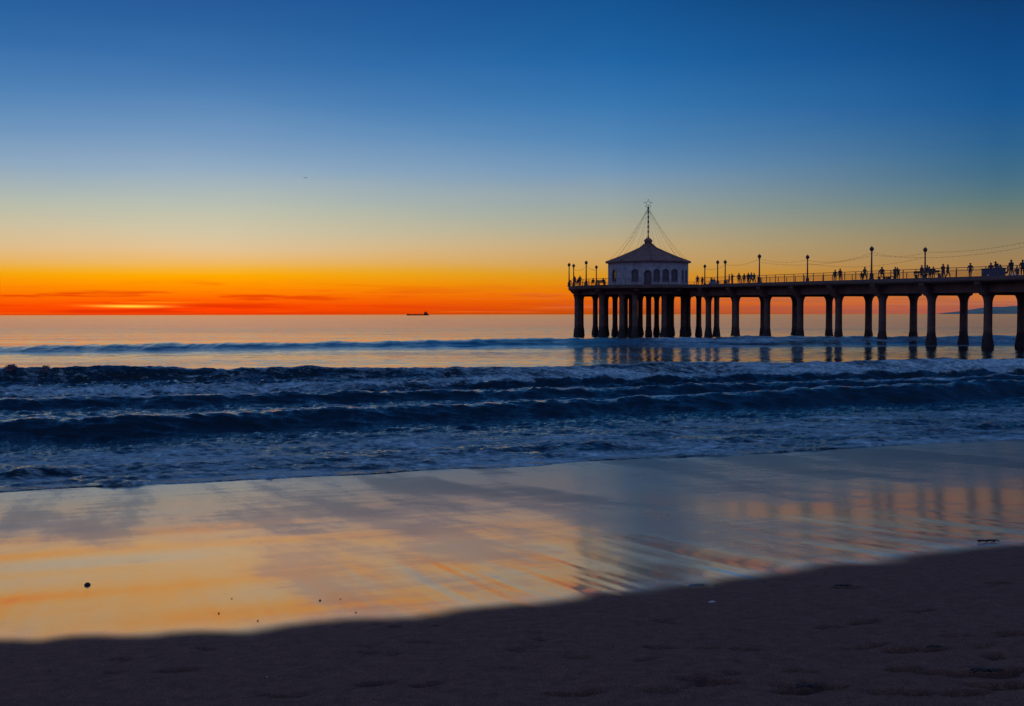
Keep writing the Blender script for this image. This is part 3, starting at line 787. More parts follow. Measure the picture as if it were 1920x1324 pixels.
# openings per side: (centre along the side 0..1, width, sill, head, kind)
OPEN = {7: [(0.46, 1.5, 1.0, 2.75, 'clear')], 5: [(0.50, 2.6, 1.0, 2.75, 'clear')], 0: [(0.44, 1.25, 0.9, 2.7, 'w'), (0.86, 1.2, 0.0, 2.45, 'd')],
        1: [(0.16, 1.25, 0.9, 2.7, 'w'), (0.48, 1.25, 0.9, 2.7, 'w'), (0.80, 1.25, 0.9, 2.7, 'w')],
        2: [(0.3, 1.2, 0.9, 2.7, 'w'), (0.7, 1.2, 0.9, 2.7, 'w')], 3: [(0.5, 1.3, 0.9, 2.7, 'w')], 4: [(0.5, 1.3, 0.9, 2.7, 'w')], 6: [(0.28, 1.9, 0.8, 2.8, 'clear')]}
for i in range(8):
    a, b = corner(i), corner(i + 1); tv = (b - a).normalized(); out = Vector((tv.y, -tv.x, 0))
    if out.dot(a + b) < 0: out = -out
    def Q(s_, z_, o_=0.0): return a + tv * s_ + out * o_ + Vector((0, 0, z_))
    def slab(mb_, s0, s1, z0, z1, o0, o1, mi=0):
        mb_.prism([(s0, z0), (s1, z0), (s1, z1), (s0, z1)], lambda p: Q(p[0], p[1], o0), lambda p: Q(p[0], p[1], o1), mi)
    mb = MB(); L = SIDE; cur = 0.0
    for c_, wd, z0, z1, kd in sorted(OPEN[i]):
        s0, s1 = c_ * L - wd / 2, c_ * L + wd / 2
        slab(mb, cur, s0, 0, WH, -0.2, 0)
        if z0 > 0: slab(mb, s0, s1, 0, z0, -0.2, 0)
        # arched head
        n = 8; rise = 0.38
        for k in range(n):
            q0 = s0 + (s1 - s0) * k / n; q1 = s0 + (s1 - s0) * (k + 1) / n
            h0 = z1 + rise * math.sin(math.pi * k / n) ** 0.6; h1_ = z1 + rise * math.sin(math.pi * (k + 1) / n) ** 0.6
            mb.prism([(q0, h0), (q1, h1_), (q1, WH), (q0, WH)], lambda p: Q(p[0], p[1], -0.2), lambda p: Q(p[0], p[1], 0))
        cur = s1
    slab(mb, cur, L, 0, WH, -0.2, 0)
    mb.build('wall', stucco, house)
    for c_, wd, z0, z1, kd in OPEN[i]:
        s0, s1 = c_ * L - wd / 2, c_ * L + wd / 2
        mb = MB()                                        # arched trim standing 5 cm proud
        pts = [(s0, z0)] + [(s0 + (s1 - s0) * k / 10, z1 + 0.38 * math.sin(math.pi * k / 10) ** 0.6) for k in range(11)] + [(s1, z0)]
        for p, q in zip(pts[:-1], pts[1:]): mb.tube([Q(p[0], p[1], 0.01), Q(q[0], q[1], 0.01)], 0.07, 4)
        if kd != 'd':
            slab(mb, s0 - 0.1, s1 + 0.1, z0 - 0.1, z0 + 0.02, -0.05, 0.1)
            slab(mb, c_ * L - 0.03, c_ * L + 0.03, z0 + 0.02, z1 + 0.36, -0.13, -0.05)
            slab(mb, s0, s1, z0 + 0.55 * (z1 - z0), z0 + 0.55 * (z1 - z0) + 0.05, -0.135, -0.055)
        fr_o = mb.build('door' if kd == 'd' else 'window', trim_m if kd != 'd' else iron, house)
        mb = MB(); slab(mb, s0, s1, z0 + (0.02 if kd != 'd' else 0.0), z1 + 0.4, -0.165, -0.145)
        mb.build('pane' if kd != 'd' else 'door_panel', clear if kd == 'clear' else dark_glass, fr_o)
# eave, roof, cupola
mb = MB()
for i in range(8):
    q = [corner(i, HR - 0.1, WH - 0.05), corner(i + 1, HR - 0.1, WH - 0.05), corner(i + 1, HR + 0.42, WH - 0.05), corner(i, HR + 0.42, WH - 0.05)]
    q2 = [v + Vector((0, 0, 0.2)) for v in q]
    mb.add(q + q2, [(0, 1, 2, 3), (4, 5, 6, 7), (0, 1, 5, 4), (1, 2, 6, 5), (2, 3, 7, 6), (3, 0, 4, 7)])
mb.build('eave', trim_m, house)
mb = MB()
RT = [(HR + 0.5, WH + 0.02), (HR + 0.5, WH + 0.16), (5.4, WH + 1.10), (3.0, WH + 2.12), (1.55, WH + 2.80), (1.0, WH + 3.25), (0.85, WH + 3.5)]
for i in range(8):
    for (r0, z0), (r1, z1) in zip(RT[:-1], RT[1:]):
        n = 10                                            # tile courses as ribs running down the slope
        for k in range(n):
            def pt(r_, z_, s_): return corner(i, r_, z_).lerp(corner(i + 1, r_, z_), s_)
            s0, s1, sm = k / n, (k + 1) / n, (k + 0.5) / n
            bz = Vector((0, 0, 0.07 * min(1, r0 / 4)))
            b0 = len(mb.v)
            mb.add([pt(r0, z0, s0), pt(r0, z0, sm) + bz, pt(r0, z0, s1), pt(r1, z1, s0), pt(r1, z1, sm) + bz * (r1 / max(r0, .1)), pt(r1, z1, s1)],
                   [(0, 1, 4, 3), (1, 2, 5, 4)])
roof = mb.build('roof', tile_m, house)
mb = MB()
for i in range(8):
    mb.tube([corner(i, r_, z_ + 0.06) for r_, z_ in RT[1:]], 0.09, 5)
mb.build('roof_ridge', tile_m, roof)
mb = MB(); mb.lathe([(0.86, 0), (0.86, 0.25), (0.72, 0.3), (0.72, 0.95), (0.86, 1.0), (0.84, 1.12), (0.55, 1.45), (0.22, 1.62), (0.1, 1.7)], 8, (0, 0, WH + 3.05), ph=R(10))
cup = mb.build('cupola', tile_m, house)
# mast with collars and the outlined star
MZ = WH + 4.7; MT = PZ and (EYE + (589 - 389) / F * 212 - PZ)
mb = MB(); mb.lathe([(0.16, MZ), (0.16, MZ + 0.25), (0.10, MZ + 0.3), (0.07, MT - 0.3), (0.2, MT - 0.25), (0.24, MT - 0.08), (0.1, MT), (0.05, MT + 0.1)], 8)
for k in range(5):
    zz = MZ + 0.9 + k * (MT - MZ - 1.6) / 4.5; mb.lathe([(0.1, zz), (0.16, zz + 0.08), (0.16, zz + 0.35), (0.1, zz + 0.42)], 6)
mast = mb.build('mast', iron, house)
mb = MB(); pts = []
for k in range(10):
    rr = 0.78 if k % 2 == 0 else 0.31; a = math.pi / 2 + k * math.pi / 5
    xx = rr * math.cos(a); pts.append(Vector((xx * math.cos(VIEW), -xx * math.sin(VIEW), MT + 0.66 + rr * math.sin(a))))
pts.append(pts[0])
for p, q in zip(pts[:-1], pts[1:]): mb.tube([p, q], 0.028, 5)
for p in pts[:-1]: mb.sphere(p, 0.06, 6, 4)
mb.tube([Vector((0, 0, MT)), Vector((0, 0, MT + 0.4))], 0.03, 5)
mb.build('star', iron, mast)
for i in range(16):
    c = corner(i / 2, HR * (1.0 if i % 2 == 0 else 0.94), WH + 0.3)
    festoon(CC + Vector((0, 0, PZ + MT - 0.15)), CC + Vector((c.x, c.y, PZ + c.z)), 0.75,
            ('thin string of bulbs from the mast top to the left half of the roof' if c.x * math.cos(VIEW) - c.y * math.sin(VIEW) < 0 else 'thin string of bulbs from the mast top to the right half of the roof'), 'strings of bulbs from the mast to the roof', 0.013)

# ------------------------------------------------------------------ spray thrown up by the breaking wave
spray_m = material('white_spray', (0.12, 0.105, 0.14), 0.8, 0.2, 6.0, 0.0)
def spray(px, D_, wx, hz, zb, label, seed, n=260, sharp=1.0):
    rr = random.Random(seed); c0 = Vector(((px - 960) / F * D_, D_, zb)); b_ = MB()
    for k in range(n):
        u = rr.gauss(0, 0.42); v = rr.random() ** 1.2 * max(0.0, 1 - abs(u) ** sharp)
        r_ = rr.uniform(0.012, 0.05) * (1.15 - 0.6 * v)
        b_.sphere((u * wx, rr.gauss(0, 0.22), v * hz), r_, 6, 4, (1.4, 1, 0.9))
    o = b_.build('wave_spray', spray_m, None, True); o.location = c0
    return tag(o, label, 'spray', 'spray thrown up by the breaking wave', 'stuff')
spray(20, 69.2, 0.46, 0.52, 0.50, 'rounded burst of spray on the wave crest at the left edge', 1, 850, 2.2)
spray(84, 69.8, 0.34, 0.42, 0.55, 'small spiky burst of spray right of the rounded one', 2, 300, 1.0)
spray(55, 69.5, 1.3, 0.18, 0.50, 'low line of spray joining the two bursts', 3, 500, 3.0)

# ------------------------------------------------------------------ people
skin = material('skin', (0.30, 0.19, 0.14), 0.6, 0.1, 6, 0.0)
hair = material('dark_hair', (0.02, 0.015, 0.012), 0.6, 0.2, 10, 0.0)
cloth = {k: material(k + '_cloth', c, 0.9, 0.2, 6.0, 0.0) for k, c in {
    'dark': (0.03, 0.03, 0.04), 'navy': (0.03, 0.04, 0.09), 'maroon': (0.09, 0.02, 0.03), 'green': (0.03, 0.07, 0.05),
    'grey': (0.12, 0.12, 0.13), 'brown': (0.08, 0.05, 0.035)}.items()}
def body_mesh(name, joints, bones, h=1.0):
    """skinned continuous figure; joints: name -> (x,y,z,r); x right, y forward"""
    me_ = bpy.data.meshes.new(name); keys = list(joints)
    me_.from_pydata([joints[k][:3] for k in keys], [(keys.index(a), keys.index(b)) for a, b in bones], [])
    o = bpy.data.objects.new(name, me_); COL.objects.link(o)
    md = o.modifiers.new('skin', 'SKIN'); md.use_smooth_shade = True
    for i, k in enumerate(keys):
        sv = me_.skin_vertices[0].data[i]; sv.radius = (joints[k][3], joints[k][3] * (0.72 if k in ('chest', 'belly', 'hip') else 1.0)); sv.use_root = (k == 'hip')
    sb = o.modifiers.new('sub', 'SUBSURF'); sb.levels = 1; sb.render_levels = 1
    dg = bpy.context.evaluated_depsgraph_get(); dg.update()
    ev = o.evaluated_get(dg); out = bpy.data.meshes.new_from_object(ev)
    bpy.data.objects.remove(o); out.name = name
    return out
def pose(kind):
    J = {'hip': (0, 0, .95, .165), 'belly': (0, .0, 1.10, .15), 'chest': (0, 0, 1.32, .185), 'neck': (0, .01, 1.49, .062), 'skull': (0, .02, 1.62, .10), 'crown': (0, .015, 1.70, .085),
         'nose': (0, .115, 1.60, .022),
         'shl': (-.19, 0, 1.41, .075), 'ell': (-.25, -.02, 1.14, .052), 'wrl': (-.24, .06, .90, .038), 'hal': (-.235, .09, .81, .04),
         'shr': (.19, 0, 1.41, .075), 'elr': (.25, -.02, 1.14, .052), 'wrr': (.24, .06, .90, .038), 'har': (.235, .09, .81, .04),
         'thl': (-.10, 0, .86, .10), 'knl': (-.11, .02, .48, .066), 'anl': (-.11, -.01, .09, .045), 'tol': (-.12, .15, .035, .038),
         'thr': (.10, 0, .86, .10), 'knr': (.11, .02, .48, .066), 'anr': (.11, -.01, .09, .045), 'tor': (.12, .15, .035, .038)}
    def s_(**kw):
        for k, v in kw.items(): J[k] = (*v, J[k][3])
    if kind == 'walk':
        s_(knl=(-.10, .20, .52), anl=(-.10, .24, .12), tol=(-.11, .39, .06), knr=(.10, -.03, .48), anr=(.10, -.27, .14), tor=(.10, -.15, .04),
           ell=(-.24, -.14, 1.16), wrl=(-.22, -.12, .92), hal=(-.22, -.10, .84), elr=(.24, .08, 1.15), wrr=(.21, .24, .98), har=(.2, .29, .91))
    if kind == 'lean':                                     # leaning forward on the rail
        s_(chest=(0, .12, 1.28), neck=(0, .2, 1.42), skull=(0, .27, 1.52), crown=(0, .27, 1.60), nose=(0, .37, 1.50), shl=(-.19, .14, 1.35), shr=(.19, .14, 1.35),
           ell=(-.26, .22, 1.12), elr=(.26, .22, 1.12), wrl=(-.16, .44, 1.14), wrr=(.16, .44, 1.14), hal=(-.1, .5, 1.14), har=(.1, .5, 1.14), belly=(0, .05, 1.09))
    if kind == 'arm':                                      # one hand up at the face, as with a camera
        s_(elr=(.30, .16, 1.22), wrr=(.16, .26, 1.46), har=(.12, .26, 1.54), ell=(-.3, .14, 1.2), wrl=(-.14, .26, 1.42), hal=(-.08, .27, 1.5))
    if kind == 'sit':
        d_ = -0.47
        for k in ('hip', 'belly', 'chest', 'neck', 'skull', 'crown', 'nose', 'shl', 'shr', 'ell', 'elr'):
            v = J[k]; J[k] = (v[0], v[1], v[2] + d_, v[3])
        s_(thl=(-.11, .12, .47), thr=(.11, .12, .47), knl=(-.12, .46, .50), knr=(.12, .46, .50), anl=(-.12, .46, .09), anr=(.12, .46, .09),
           tol=(-.12, .62, .035), tor=(.12, .62, .035), wrl=(-.18, .24, .60), wrr=(.18, .24, .60), hal=(-.15, .32, .59), har=(.15, .32, .59))
    return J
BONES = [('hip', 'belly'), ('belly', 'chest'), ('chest', 'neck'), ('neck', 'skull'), ('skull', 'crown'), ('skull', 'nose'), ('chest', 'shl'), ('shl', 'ell'), ('ell', 'wrl'), ('wrl', 'hal'),
         ('chest', 'shr'), ('shr', 'elr'), ('elr', 'wrr'), ('wrr', 'har'), ('hip', 'thl'), ('thl', 'knl'), ('knl', 'anl'), ('anl', 'tol'), ('hip', 'thr'), ('thr', 'knr'), ('knr', 'anr'), ('anr', 'tor')]
PROTO = {}
def person_proto(kind, colr):
    if (kind, colr) in PROTO: return PROTO[(kind, colr)].copy(), True
    J = pose(kind); me_ = body_mesh('person_body', J, BONES)
    me_.materials.clear()
    for m__ in (cloth[colr], skin, cloth['dark']): me_.materials.append(m__)
    nz = J['neck'][2]; hz = J['hip'][2]
    for p in me_.polygons:
        c = p.center
        hand = min((Vector(c) - Vector(J[k][:3])).length for k in ('hal', 'har')) < 0.075
        p.material_index = 1 if (c.z > nz or hand) else (2 if c.z < hz - 0.02 else 0)
        p.use_smooth = True
    o = link('person', me_); PROTO[(kind, colr)] = o
    b = MB(); sk = J['skull']; b.sphere((sk[0], sk[1] - 0.02, sk[2] + 0.045), 0.106, 10, 7, (1, 1.05, 1.02)); 
    b.build('hair', hair, o, True)
    return o, False
def person(px, wline, kind, colr, label, h=1.0, rz=None, ring=None, group=None, dt=0.0, dz=0.0):
    src = PROTO.get((kind, colr))
    if src is None: o, _ = person_proto(kind, colr)
    else: o = copy_tree(src)
    p = on_ring_any(px, ring) if ring is not None else on_pier(px, wline)
    o.location = (p.x, p.y, p.z + dz); o.scale = (h * 1.13, h * 1.13, h * 1.03)
    o.rotation_euler = (0, 0, rz if rz is not None else rp.uniform(0, 6.28))
    tag(o, label, 'person', group)
    return o
def on_ring_any(px, y):
    return Vector(((px - 960) / F * y, y, PZ + 0.006))
rp = random.Random(21)
WALK = math.atan2(DV[1], DV[0]) - math.pi / 2          # facing out to sea along the pier
G1 = 'people at the tip of the platform'; G2 = 'people strolling in the row beside the lamps'; G3 = 'people on the near part of the pier'
# left platform
person(1078.5, 0, 'lean', 'dark', 'standing person closest to the tip of the pier, between the second lamp and the others', 1.0, 0.6, 200.5, G1)
person(1084.5, 0, 'sit', 'dark', 'seated person low between two standing people near the pier tip', 1.0, 2.4, 201, G1, dz=0.05)
person(1087.3, 0, 'stand', 'navy', 'standing person to the left of the tall lamp at the platform end', 1.0, 0.3, 202, G1)
person(1112, 0, 'sit', 'brown', 'seated person just left of the smallest lamp by the roundhouse', 1.0, 2.8, 202, G1, dz=0.05)
person(1130.8, 0, 'sit', 'grey', 'seated person against the left wall of the roundhouse, beside the long bench', 1.0, 3.4, 201, G1, dz=0.05)
# right of the roundhouse
person(1307.3, 0, 'stand', 'navy', 'person standing in a blue top immediately right of the roundhouse', 1.02, 3.0, 204)
person(1316.4, 0, 'stand', 'maroon', 'slim person in a dark red top beside the short far lamp', 0.95, 2.2, 206)
person(1334.2, 0, 'sit', 'dark', 'left one of two people sitting at the blue tarp', 1.0, 3.2, 204, dz=0.12)
person(1338.6, 0, 'sit', 'grey', 'right one of two people sitting at the blue tarp', 1.0, 2.6, 204.4, dz=0.08)
for px, kd, cl, lab, h_, rz in [(1366.7, 'stand', 'dark', 'slim first person of the strolling row, left end', 0.95, 1.2),
        (1371.7, 'arm', 'navy', 'person raising both hands to the face, second in the strolling row', 1.0, -1.3),
        (1384.8, 'stand', 'maroon', 'broad person in dark red standing alone in the middle of the strolling row', 1.03, 2.9),
        (1394.6, 'stand', 'brown', 'person in brown just left of the trio in the strolling row', 0.97, 3.3),
        (1402.3, 'walk', 'dark', 'left walker of the trio next to the lamp', 1.02, WALK + 2.7),
        (1408.0, 'walk', 'grey', 'middle walker of the trio next to the lamp', 1.02, WALK + 3.3),
        (1413.2, 'walk', 'green', 'right walker of the trio next to the lamp', 0.97, WALK + 3.0)]:
    person(px, 0.6, kd, cl, lab, h_, rz, group=G2)
for px, w_, kd, cl, lab, h_, rz, dz in [
        (1564.8, 1.5, 'stand', 'green', 'left person of the pair standing on the bare stretch of deck', 0.97, 2.8, 0),
        (1574.2, 1.5, 'stand', 'dark', 'right and taller person of the pair standing on the bare stretch of deck', 1.05, 3.4, 0),
        (1614.3, 1.0, 'stand', 'brown', 'small child left of the adult beside the tallest lamp', 0.72, 2.9, 0),
        (1620.2, 1.2, 'walk', 'green', 'broad adult with a child just left of the tallest lamp', 1.08, WALK + 3.1, 0),
        (1652.4, 0.3, 'sit', 'maroon', 'person seated alone right of the tallest lamp', 1.12, 2.9, 0.35),
        (1677.3, 1.0, 'stand', 'dark', 'left of two people standing close together beyond the lone seated person', 0.98, 3.1, 0),
        (1683.3, 1.0, 'lean', 'green', 'right of two people close together beyond the lone seated person', 0.98, 2.3, 0),
        (1727.0, 0.3, 'stand', 'maroon', 'person standing left of the lamp behind the crowded bench', 1.0, 2.0, 0),
        (1737.2, 0.0, 'sit', 'navy', 'left of two people seated on the crowded bench', 1.1, 3.0, 0.32),
        (1741.2, 0.0, 'sit', 'green', 'right of two people seated on the crowded bench', 1.0, 3.3, 0.25),
        (1748.6, 0.0, 'stand', 'dark', 'person standing at the right end of the crowded bench', 0.86, 2.9, 0),
        (1766.8, 1.2, 'walk', 'maroon', 'left walker of the pair heading along the deck right of the crowded bench', 1.05, WALK + 2.9, 0),
        (1775.6, 1.2, 'walk', 'green', 'right walker of the pair heading along the deck right of the crowded bench', 1.0, WALK + 3.3, 0),
        (1817.8, 1.8, 'walk', 'navy', 'lone walker with bent arm left of the big blue box', 1.05, WALK + 2.2, 0),
        (1856.2, 1.4, 'stand', 'maroon', 'left of three people behind the big blue box', 1.0, 3.0, 0),
        (1868.8, 1.4, 'lean', 'brown', 'middle and tallest of three people behind the big blue box', 1.12, 1.9, 0),
        (1878.0, 1.4, 'lean', 'dark', 'right and shortest of three people behind the big blue box', 0.9, 1.2, 0),
        (1888.3, 0.3, 'sit', 'dark', 'person seated low just right of the big blue box', 0.95, 1.2, 0),
        (1894.2, 1.0, 'walk', 'dark', 'tall person walking just right of the big blue box', 1.12, WALK + 2.8, 0),
        (1905.0, 0.3, 'sit', 'brown', 'person seated low between the tall walker and the right edge', 0.9, 2.9, 0),
        (1915.6, 0.9, 'stand', 'maroon', 'person standing nearest to the right edge of the picture', 1.08, 2.8, 0),
        (1921.5, 0.7, 'lean', 'green', 'person cut off by the right edge, leaning on the rail', 1.0, 2.8, 0)]:
    person(px, w_, kd, cl, lab, h_, rz, group=G3, dz=dz)

# ------------------------------------------------------------------ benches, boxes and the tarp on the pier
PANG = math.atan2(DV[1], DV[0])
def bench(p, ang, L, label, slab_m=curb_m, back=True):
    root = empty('bench', p, ang, label, 'bench', 'benches on the pier')
    b = MB(); b.box(-L / 2, L / 2, -0.22, 0.22, 0.42, 0.50); b.build('seat', wood_m, root)
    for sx_ in (-L / 2 + 0.25, L / 2 - 0.25):
        b = MB(); b.prism([(-0.2, 0), (0.2, 0), (0.15, 0.418), (-0.15, 0.418)], lambda q: Vector((sx_ - 0.08, q[0], q[1])), lambda q: Vector((sx_ + 0.08, q[0], q[1])))
        b.build('leg', slab_m, root)
    if back:
        b = MB(); b.box(-L / 2, L / 2, 0.17, 0.22, 0.62, 0.92); b.box(-L / 2 + 0.2, -L / 2 + 0.28, 0.223, 0.26, 0.3, 0.9); b.box(L / 2 - 0.28, L / 2 - 0.2, 0.223, 0.26, 0.3, 0.9)
        b.build('backrest', wood_m, root)
    return root
p = on_ring_any(1128, 200.3); bench(p, 0.5, 1.7, 'low bench beside the left wall of the roundhouse')
p = on_ring_any(1091.5, 199.5); bench(p, 0.3, 1.5, 'low bench near the tip of the pier left of the tall lamp', back=False)
p = on_pier(1738, -0.55); bench(p + Vector((0, 0, 0.12)), PANG, 4.6, 'wide bench crowded with people below the far lamp')
p = on_pier(1671, -0.5); bench(p, PANG, 1.6, 'short bench left of the two people standing close together', back=False)
p = on_pier(1652, -0.2); bench(p, PANG, 1.5, 'bench under the lone seated person', back=False)
# big blue box (a cleaning counter with a top and a sink hood)
p = on_pier(1861, -0.45)
root = empty('counter_box', p, PANG, 'big dull blue counter box on the deck near the right edge', 'counter')
b = MB(); b.prism([(-1.45, 0.12), (1.45, 0.12), (1.45, 0.98), (-1.45, 0.98)], lambda q: Vector((q[0], -0.4, q[1])), lambda q: Vector((q[0], 0.4, q[1])))
for k in range(5): b.box(-1.40 + k * 0.58, -1.40 + k * 0.58 + 0.46, 0.402, 0.42, 0.2, 0.9)
b.build('cabinet', blue_m, root)
b = MB(); b.box(-1.55, 1.55, -0.48, 0.48, 0.983, 1.06); b.build('counter_top', blue_m, root)
b = MB(); b.prism([(-0.4, 1.063), (0.4, 1.063), (0.25, 1.3), (-0.25, 1.3)], lambda q: Vector((q[0] - 0.6, -0.2, q[1])), lambda q: Vector((q[0] - 0.6, 0.1, q[1])))
b.build('hood', blue_m, root)
for sx_ in (-1.3, 1.3):
    b = MB(); b.box(sx_ - 0.06, sx_ + 0.06, -0.3, 0.3, 0, 0.118); b.build('foot', iron, root)
def bucket(p, label, r_=0.14, h_=0.3, m__=white_m):
    root = empty('bucket', p, 0, label, 'bucket', 'pale buckets on the deck')
    b = MB(); b.lathe([(r_ * 0.8, 0), (r_, h_), (r_ * 1.06, h_), (r_ * 1.06, h_ + 0.02), (r_ * 0.9, h_ + 0.02), (r_ * 0.72, 0.03)], 12); b.build('body', m__, root)
    b = MB(); b.tube([Vector((r_ * math.cos(a), 0.0, h_ + 0.02 + 0.8 * r_ * math.sin(a))) for a in [math.pi * k / 8 for k in range(9)]], 0.008, 4); b.build('handle', iron, root)
    return root
q = on_pier(1852, -0.9); bucket(q + Vector((0, 0, 0.0)), 'white bucket against the left half of the big blue box', 0.16, 0.34)
bucket(on_pier(1893.5, -0.9), 'white bucket at the feet of the tall walker', 0.15, 0.32)
bucket(on_pier(1900.0, -0.9), 'white bucket between the tall walker and the low seated person')
bucket(on_pier(1907.3, -0.9), 'white bucket right of the low seated person near the right edge')
bucket(on_pier(1662.0, -0.7), 'dark bucket on the deck right of the lone seated person', 0.16, 0.34, iron)
# tarp over gear
p = on_ring_any(1336, 202.3)
root = empty('tarp_tent', p, 0.15, 'low blue tarp draped like a small tent beside the lamp right of the roundhouse', 'tarp')
nx, ny = 16, 9; vs = []
for j in range(ny):
    for i in range(nx):
        x = -0.95 + 1.9 * i / (nx - 1); y = -0.6 + 1.2 * j / (ny - 1)
        h_ = 0.85 * max(0.0, 1 - (abs(x) / 0.97) ** 1.5) * max(0.0, 1 - (abs(y) / 0.62) ** 1.4) ** 0.6 + 0.05 * math.sin(9 * x) * math.cos(7 * y) + 0.05
        vs.append((x, y, max(0.01, h_)))
b = MB(); b.add(vs, [(j * nx + i, j * nx + i + 1, (j + 1) * nx + i + 1, (j + 1) * nx + i) for j in range(ny - 1) for i in range(nx - 1)])
b.build('sheet', tarp_m, root, True)
b = MB(); b.tube([(0, 0, 0), (0, 0, 0.86)], 0.02, 6); b.build('pole', iron, root)

# ------------------------------------------------------------------ tanker on the horizon
SD = 5200.0
ship_m = material('ship_hull_paint', (0.035, 0.02, 0.02), 0.7, 0.2, 0.02, 0.0)
ship_w = material('ship_house_paint', (0.06, 0.05, 0.06), 0.7, 0.2, 0.05, 0.0)
ship = empty('tanker_ship', ((783.5 - 960) / F * SD, SD, 0), 0, 'long dark tanker with its bridge at the right end on the horizon', 'ship')
L = 41.5 / F * SD; hl = L / 2
b = MB()
sec = [(-hl, 0.3), (-hl + 4, 5), (-hl + 12, 7.6), (hl - 10, 7.6), (hl - 2, 6.4), (hl, 5.0)]
vs = []; fs = []
for i, (x, w_) in enumerate(sec):
    for (yy, zz) in ((-w_ * 0.8, -4), (w_ * 0.8, -4), (w_, 5.2 + (1.2 if i < 2 else 0)), (-w_, 5.2 + (1.2 if i < 2 else 0))): vs.append((x, yy, zz))
for i in range(len(sec) - 1):
    for k in range(4): fs.append((i * 4 + k, i * 4 + (k + 1) % 4, (i + 1) * 4 + (k + 1) % 4, (i + 1) * 4 + k))
fs += [(0, 1, 2, 3), tuple(len(vs) - 4 + k for k in (3, 2, 1, 0))]
b.add(vs, fs); b.build('hull', ship_m, ship)
b = MB(); x0 = hl - 22
b.box(x0, x0 + 16, -6, 6, 5.22, 9.5); b.box(x0 + 1, x0 + 13, -5, 5, 9.52, 13); b.box(x0 + 2, x0 + 9, -6.5, 6.5, 13.02, 15.5)
sup = b.build('superstructure', ship_w, ship)
b = MB(); b.prism([(x0 + 10.5, 13.03), (x0 + 14, 13.03), (x0 + 13.4, 18), (x0 + 11.2, 18)], lambda q: Vector((q[0], -1.6, q[1])), lambda q: Vector((q[0], 1.6, q[1]))); b.build('funnel', ship_m, sup)
b = MB(); b.lathe([(0.6, 15.52), (0.35, 23)], 6, (x0 + 5, 0, 0)); b.box(x0 + 2.6, x0 + 7.4, -0.3, 0.3, 19, 19.6); b.build('mast', ship_m, sup)
b = MB()
for xx in (-hl + 8, -hl + 38, -hl + 60): b.lathe([(0.5, 5.21), (0.3, 9.5)], 6, (xx, 0, 0)); b.box(xx - 2, xx + 2, -0.3, 0.3, 8.6, 9.1)
b.build('deck_gear', ship_m, ship)

# ------------------------------------------------------------------ gull in the sky
bird_m = material('gull_feathers', (0.16, 0.18, 0.20), 0.8, 0.2, 8.0, 0.0)
BD = 330.0; bz = EYE + (589 - 334) / F * BD
b = MB()
prof = [(0.01, -0.26), (0.05, -0.18), (0.085, 0.0), (0.07, 0.12), (0.05, 0.2), (0.035, 0.27), (0.01, 0.31)]
b.lathe(prof, 8); b.v = [(x, z, y * 0.9) for x, y, z in b.v]
gull = b.build('gull', bird_m, None, True); gull.location = ((575 - 960) / F * BD, BD, bz)
tag(gull, 'tiny grey gull gliding high in the empty sky', 'bird')
for s_ in (-1, 1):
    b = MB(); w1 = [(0.05, -.10), (0.05, .10), (.28, .12), (.6, .02), (.6, -.04), (.28, -.06)]
    zf = lambda x: 0.16 * (1 - abs(x - 0.3) / 0.3) if x > 0 else 0
    b.prism(w1, lambda p: Vector((s_ * p[0], p[1], zf(p[0]))), lambda p: Vector((s_ * p[0], p[1], zf(p[0]) + 0.02))); b.build('wing', bird_m, gull)
b = MB(); b.prism([(-.04, -.25), (.04, -.25), (.08, -.38), (-.08, -.38)], lambda p: Vector((p[0], p[1], 0)), lambda p: Vector((p[0], p[1], 0.015))); b.build('tail', bird_m, gull)

# ------------------------------------------------------------------ small things on the sand
stone_m = material('wet_black_stone', (0.012, 0.010, 0.012), 0.5, 0.3, 20, 0.4, 60, 0.01)
shell_m = material('pale_shell', (0.55, 0.52, 0.50), 0.5, 0.1, 30, 0.0)
kelp_m = material('dark_kelp', (0.015, 0.011, 0.010), 0.5, 0.3, 15, 0.3)
def sand_z(x, y): return float(sand_height(np.array([[x]]), np.array([[y]]))[0, 0])
def pebble(name, px, py, wpx, label, cat, group, mat, flat=0.7, seed=1, asp=1.0):
    x, y, z = ground_at(px, py); x *= 1; r_ = wpx / F * y / 2
    rr = random.Random(seed)
    bm_ = bmesh.new(); bmesh.ops.create_icosphere(bm_, subdivisions=3, radius=1.0)
    ph = [rr.uniform(0, 6.28) for _ in range(6)]
    for v in bm_.verts:
        c = v.co
        k = 1 + 0.16 * math.sin(2.1 * c.x + ph[0]) + 0.12 * math.sin(3.3 * c.y + ph[1]) + 0.10 * math.sin(4.1 * c.z + ph[2]) + 0.05 * math.sin(7 * c.x + 5 * c.y + ph[3])
        v.co = Vector((c.x * k * r_, c.y * k * r_ * asp, c.z * k * r_ * flat))
    me_ = bpy.data.meshes.new(name); bm_.to_mesh(me_); bm_.free()
    o = link(name, me_, mat, None, True)
    o.location = (x, y, sand_z(x, y) + r_ * flat * 0.55); o.rotation_euler.z = rr.uniform(0, 0.4)
    return tag(o, label, cat, group)
pebble('stone', 157, 1099, 10.5, 'black stone standing out alone on the shining wet sand at the left', 'stone', None, stone_m, 0.55, 4)
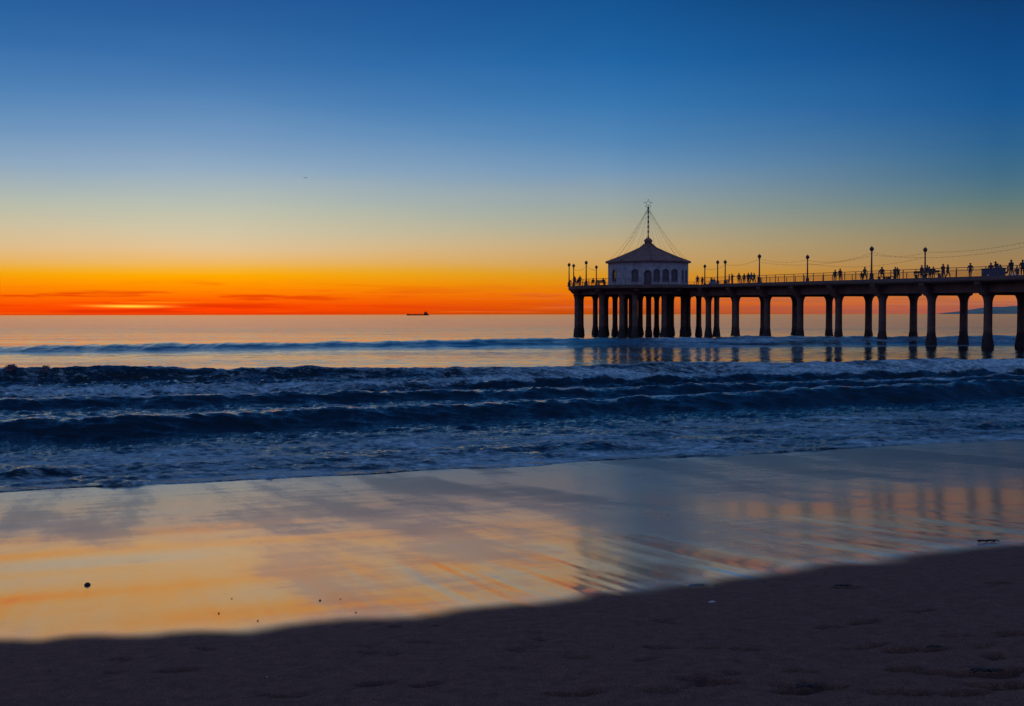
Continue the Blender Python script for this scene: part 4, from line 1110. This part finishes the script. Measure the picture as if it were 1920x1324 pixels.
sp_pts = [(430, 1126), (478, 1170), (596, 1130), (635, 1127), (664, 1154), (405, 1155), (425, 1265),
          (13, 1249), (84, 1267), (250, 1301), (715, 1291), (826, 1254), (1880, 1199), (1345, 1101), (1150, 1218)]
for i, (px, py) in enumerate(sp_pts):
    pebble('pebble', px, py, 2.4 + 0.7 * (i % 3), 'tiny dark pebble scattered on the sand', 'pebble', 'tiny pebbles scattered on the sand', stone_m, 0.7, 30 + i)
pebble('shell', 1338, 1133, 14, 'small pale shell on the dark sand right of centre', 'shell', None, shell_m, 0.35, 9, 0.45)
pebble('shell', 495, 1274, 4, 'tiny white shell fragment on the dark sand left of centre', 'shell', None, shell_m, 0.4, 10, 0.8)
def sand_top(x, y): return max(sand_z(x + a, y + b) for a in (-.25, -.1, 0, .1, .25) for b in (-.1, 0, .1))
def kelp(px, py, wpx, label, seed):
    x, y, z = ground_at(px, py); rr = random.Random(seed); wd = wpx / F * y
    b_ = MB()
    for k in range(9):
        a = rr.uniform(-0.5, 0.5); x0 = rr.uniform(-0.35, 0.35) * wd; y0 = rr.uniform(-0.12, 0.12) * wd; L_ = rr.uniform(0.3, 0.6) * wd
        pts = [Vector((x0 + (s_ - 0.5) * L_ * math.cos(a), y0 + (s_ - 0.5) * L_ * math.sin(a) + 0.05 * wd * math.sin(5 * s_ + k), 0.012 + 0.05 * wd * math.sin(math.pi * s_))) for s_ in [i / 7 for i in range(8)]]
        b_.tube(pts, 0.04 * wd, 6, r2=0.012 * wd)
    o = b_.build('kelp_clump', kelp_m, None, True); o.location = (x, y, sand_top(x, y) - 0.01)
    return tag(o, label, 'kelp', 'dark kelp clumps on the sand')
kelp(1862, 1022, 40, 'dark kelp clump at the upper edge of the dark sand, far right', 1)
kelp(1586, 1106, 34, 'flat dark kelp clump alone in the right middle of the dark sand', 2)
kelp(1862, 1270, 56, 'long dark kelp strand by the right edge among the footprints', 3)
kelp(1762, 1223, 34, 'small dark kelp scrap left of the long strand', 4)
kelp(1520, 1304, 45, 'dark kelp clump at the bottom edge right of centre', 5)
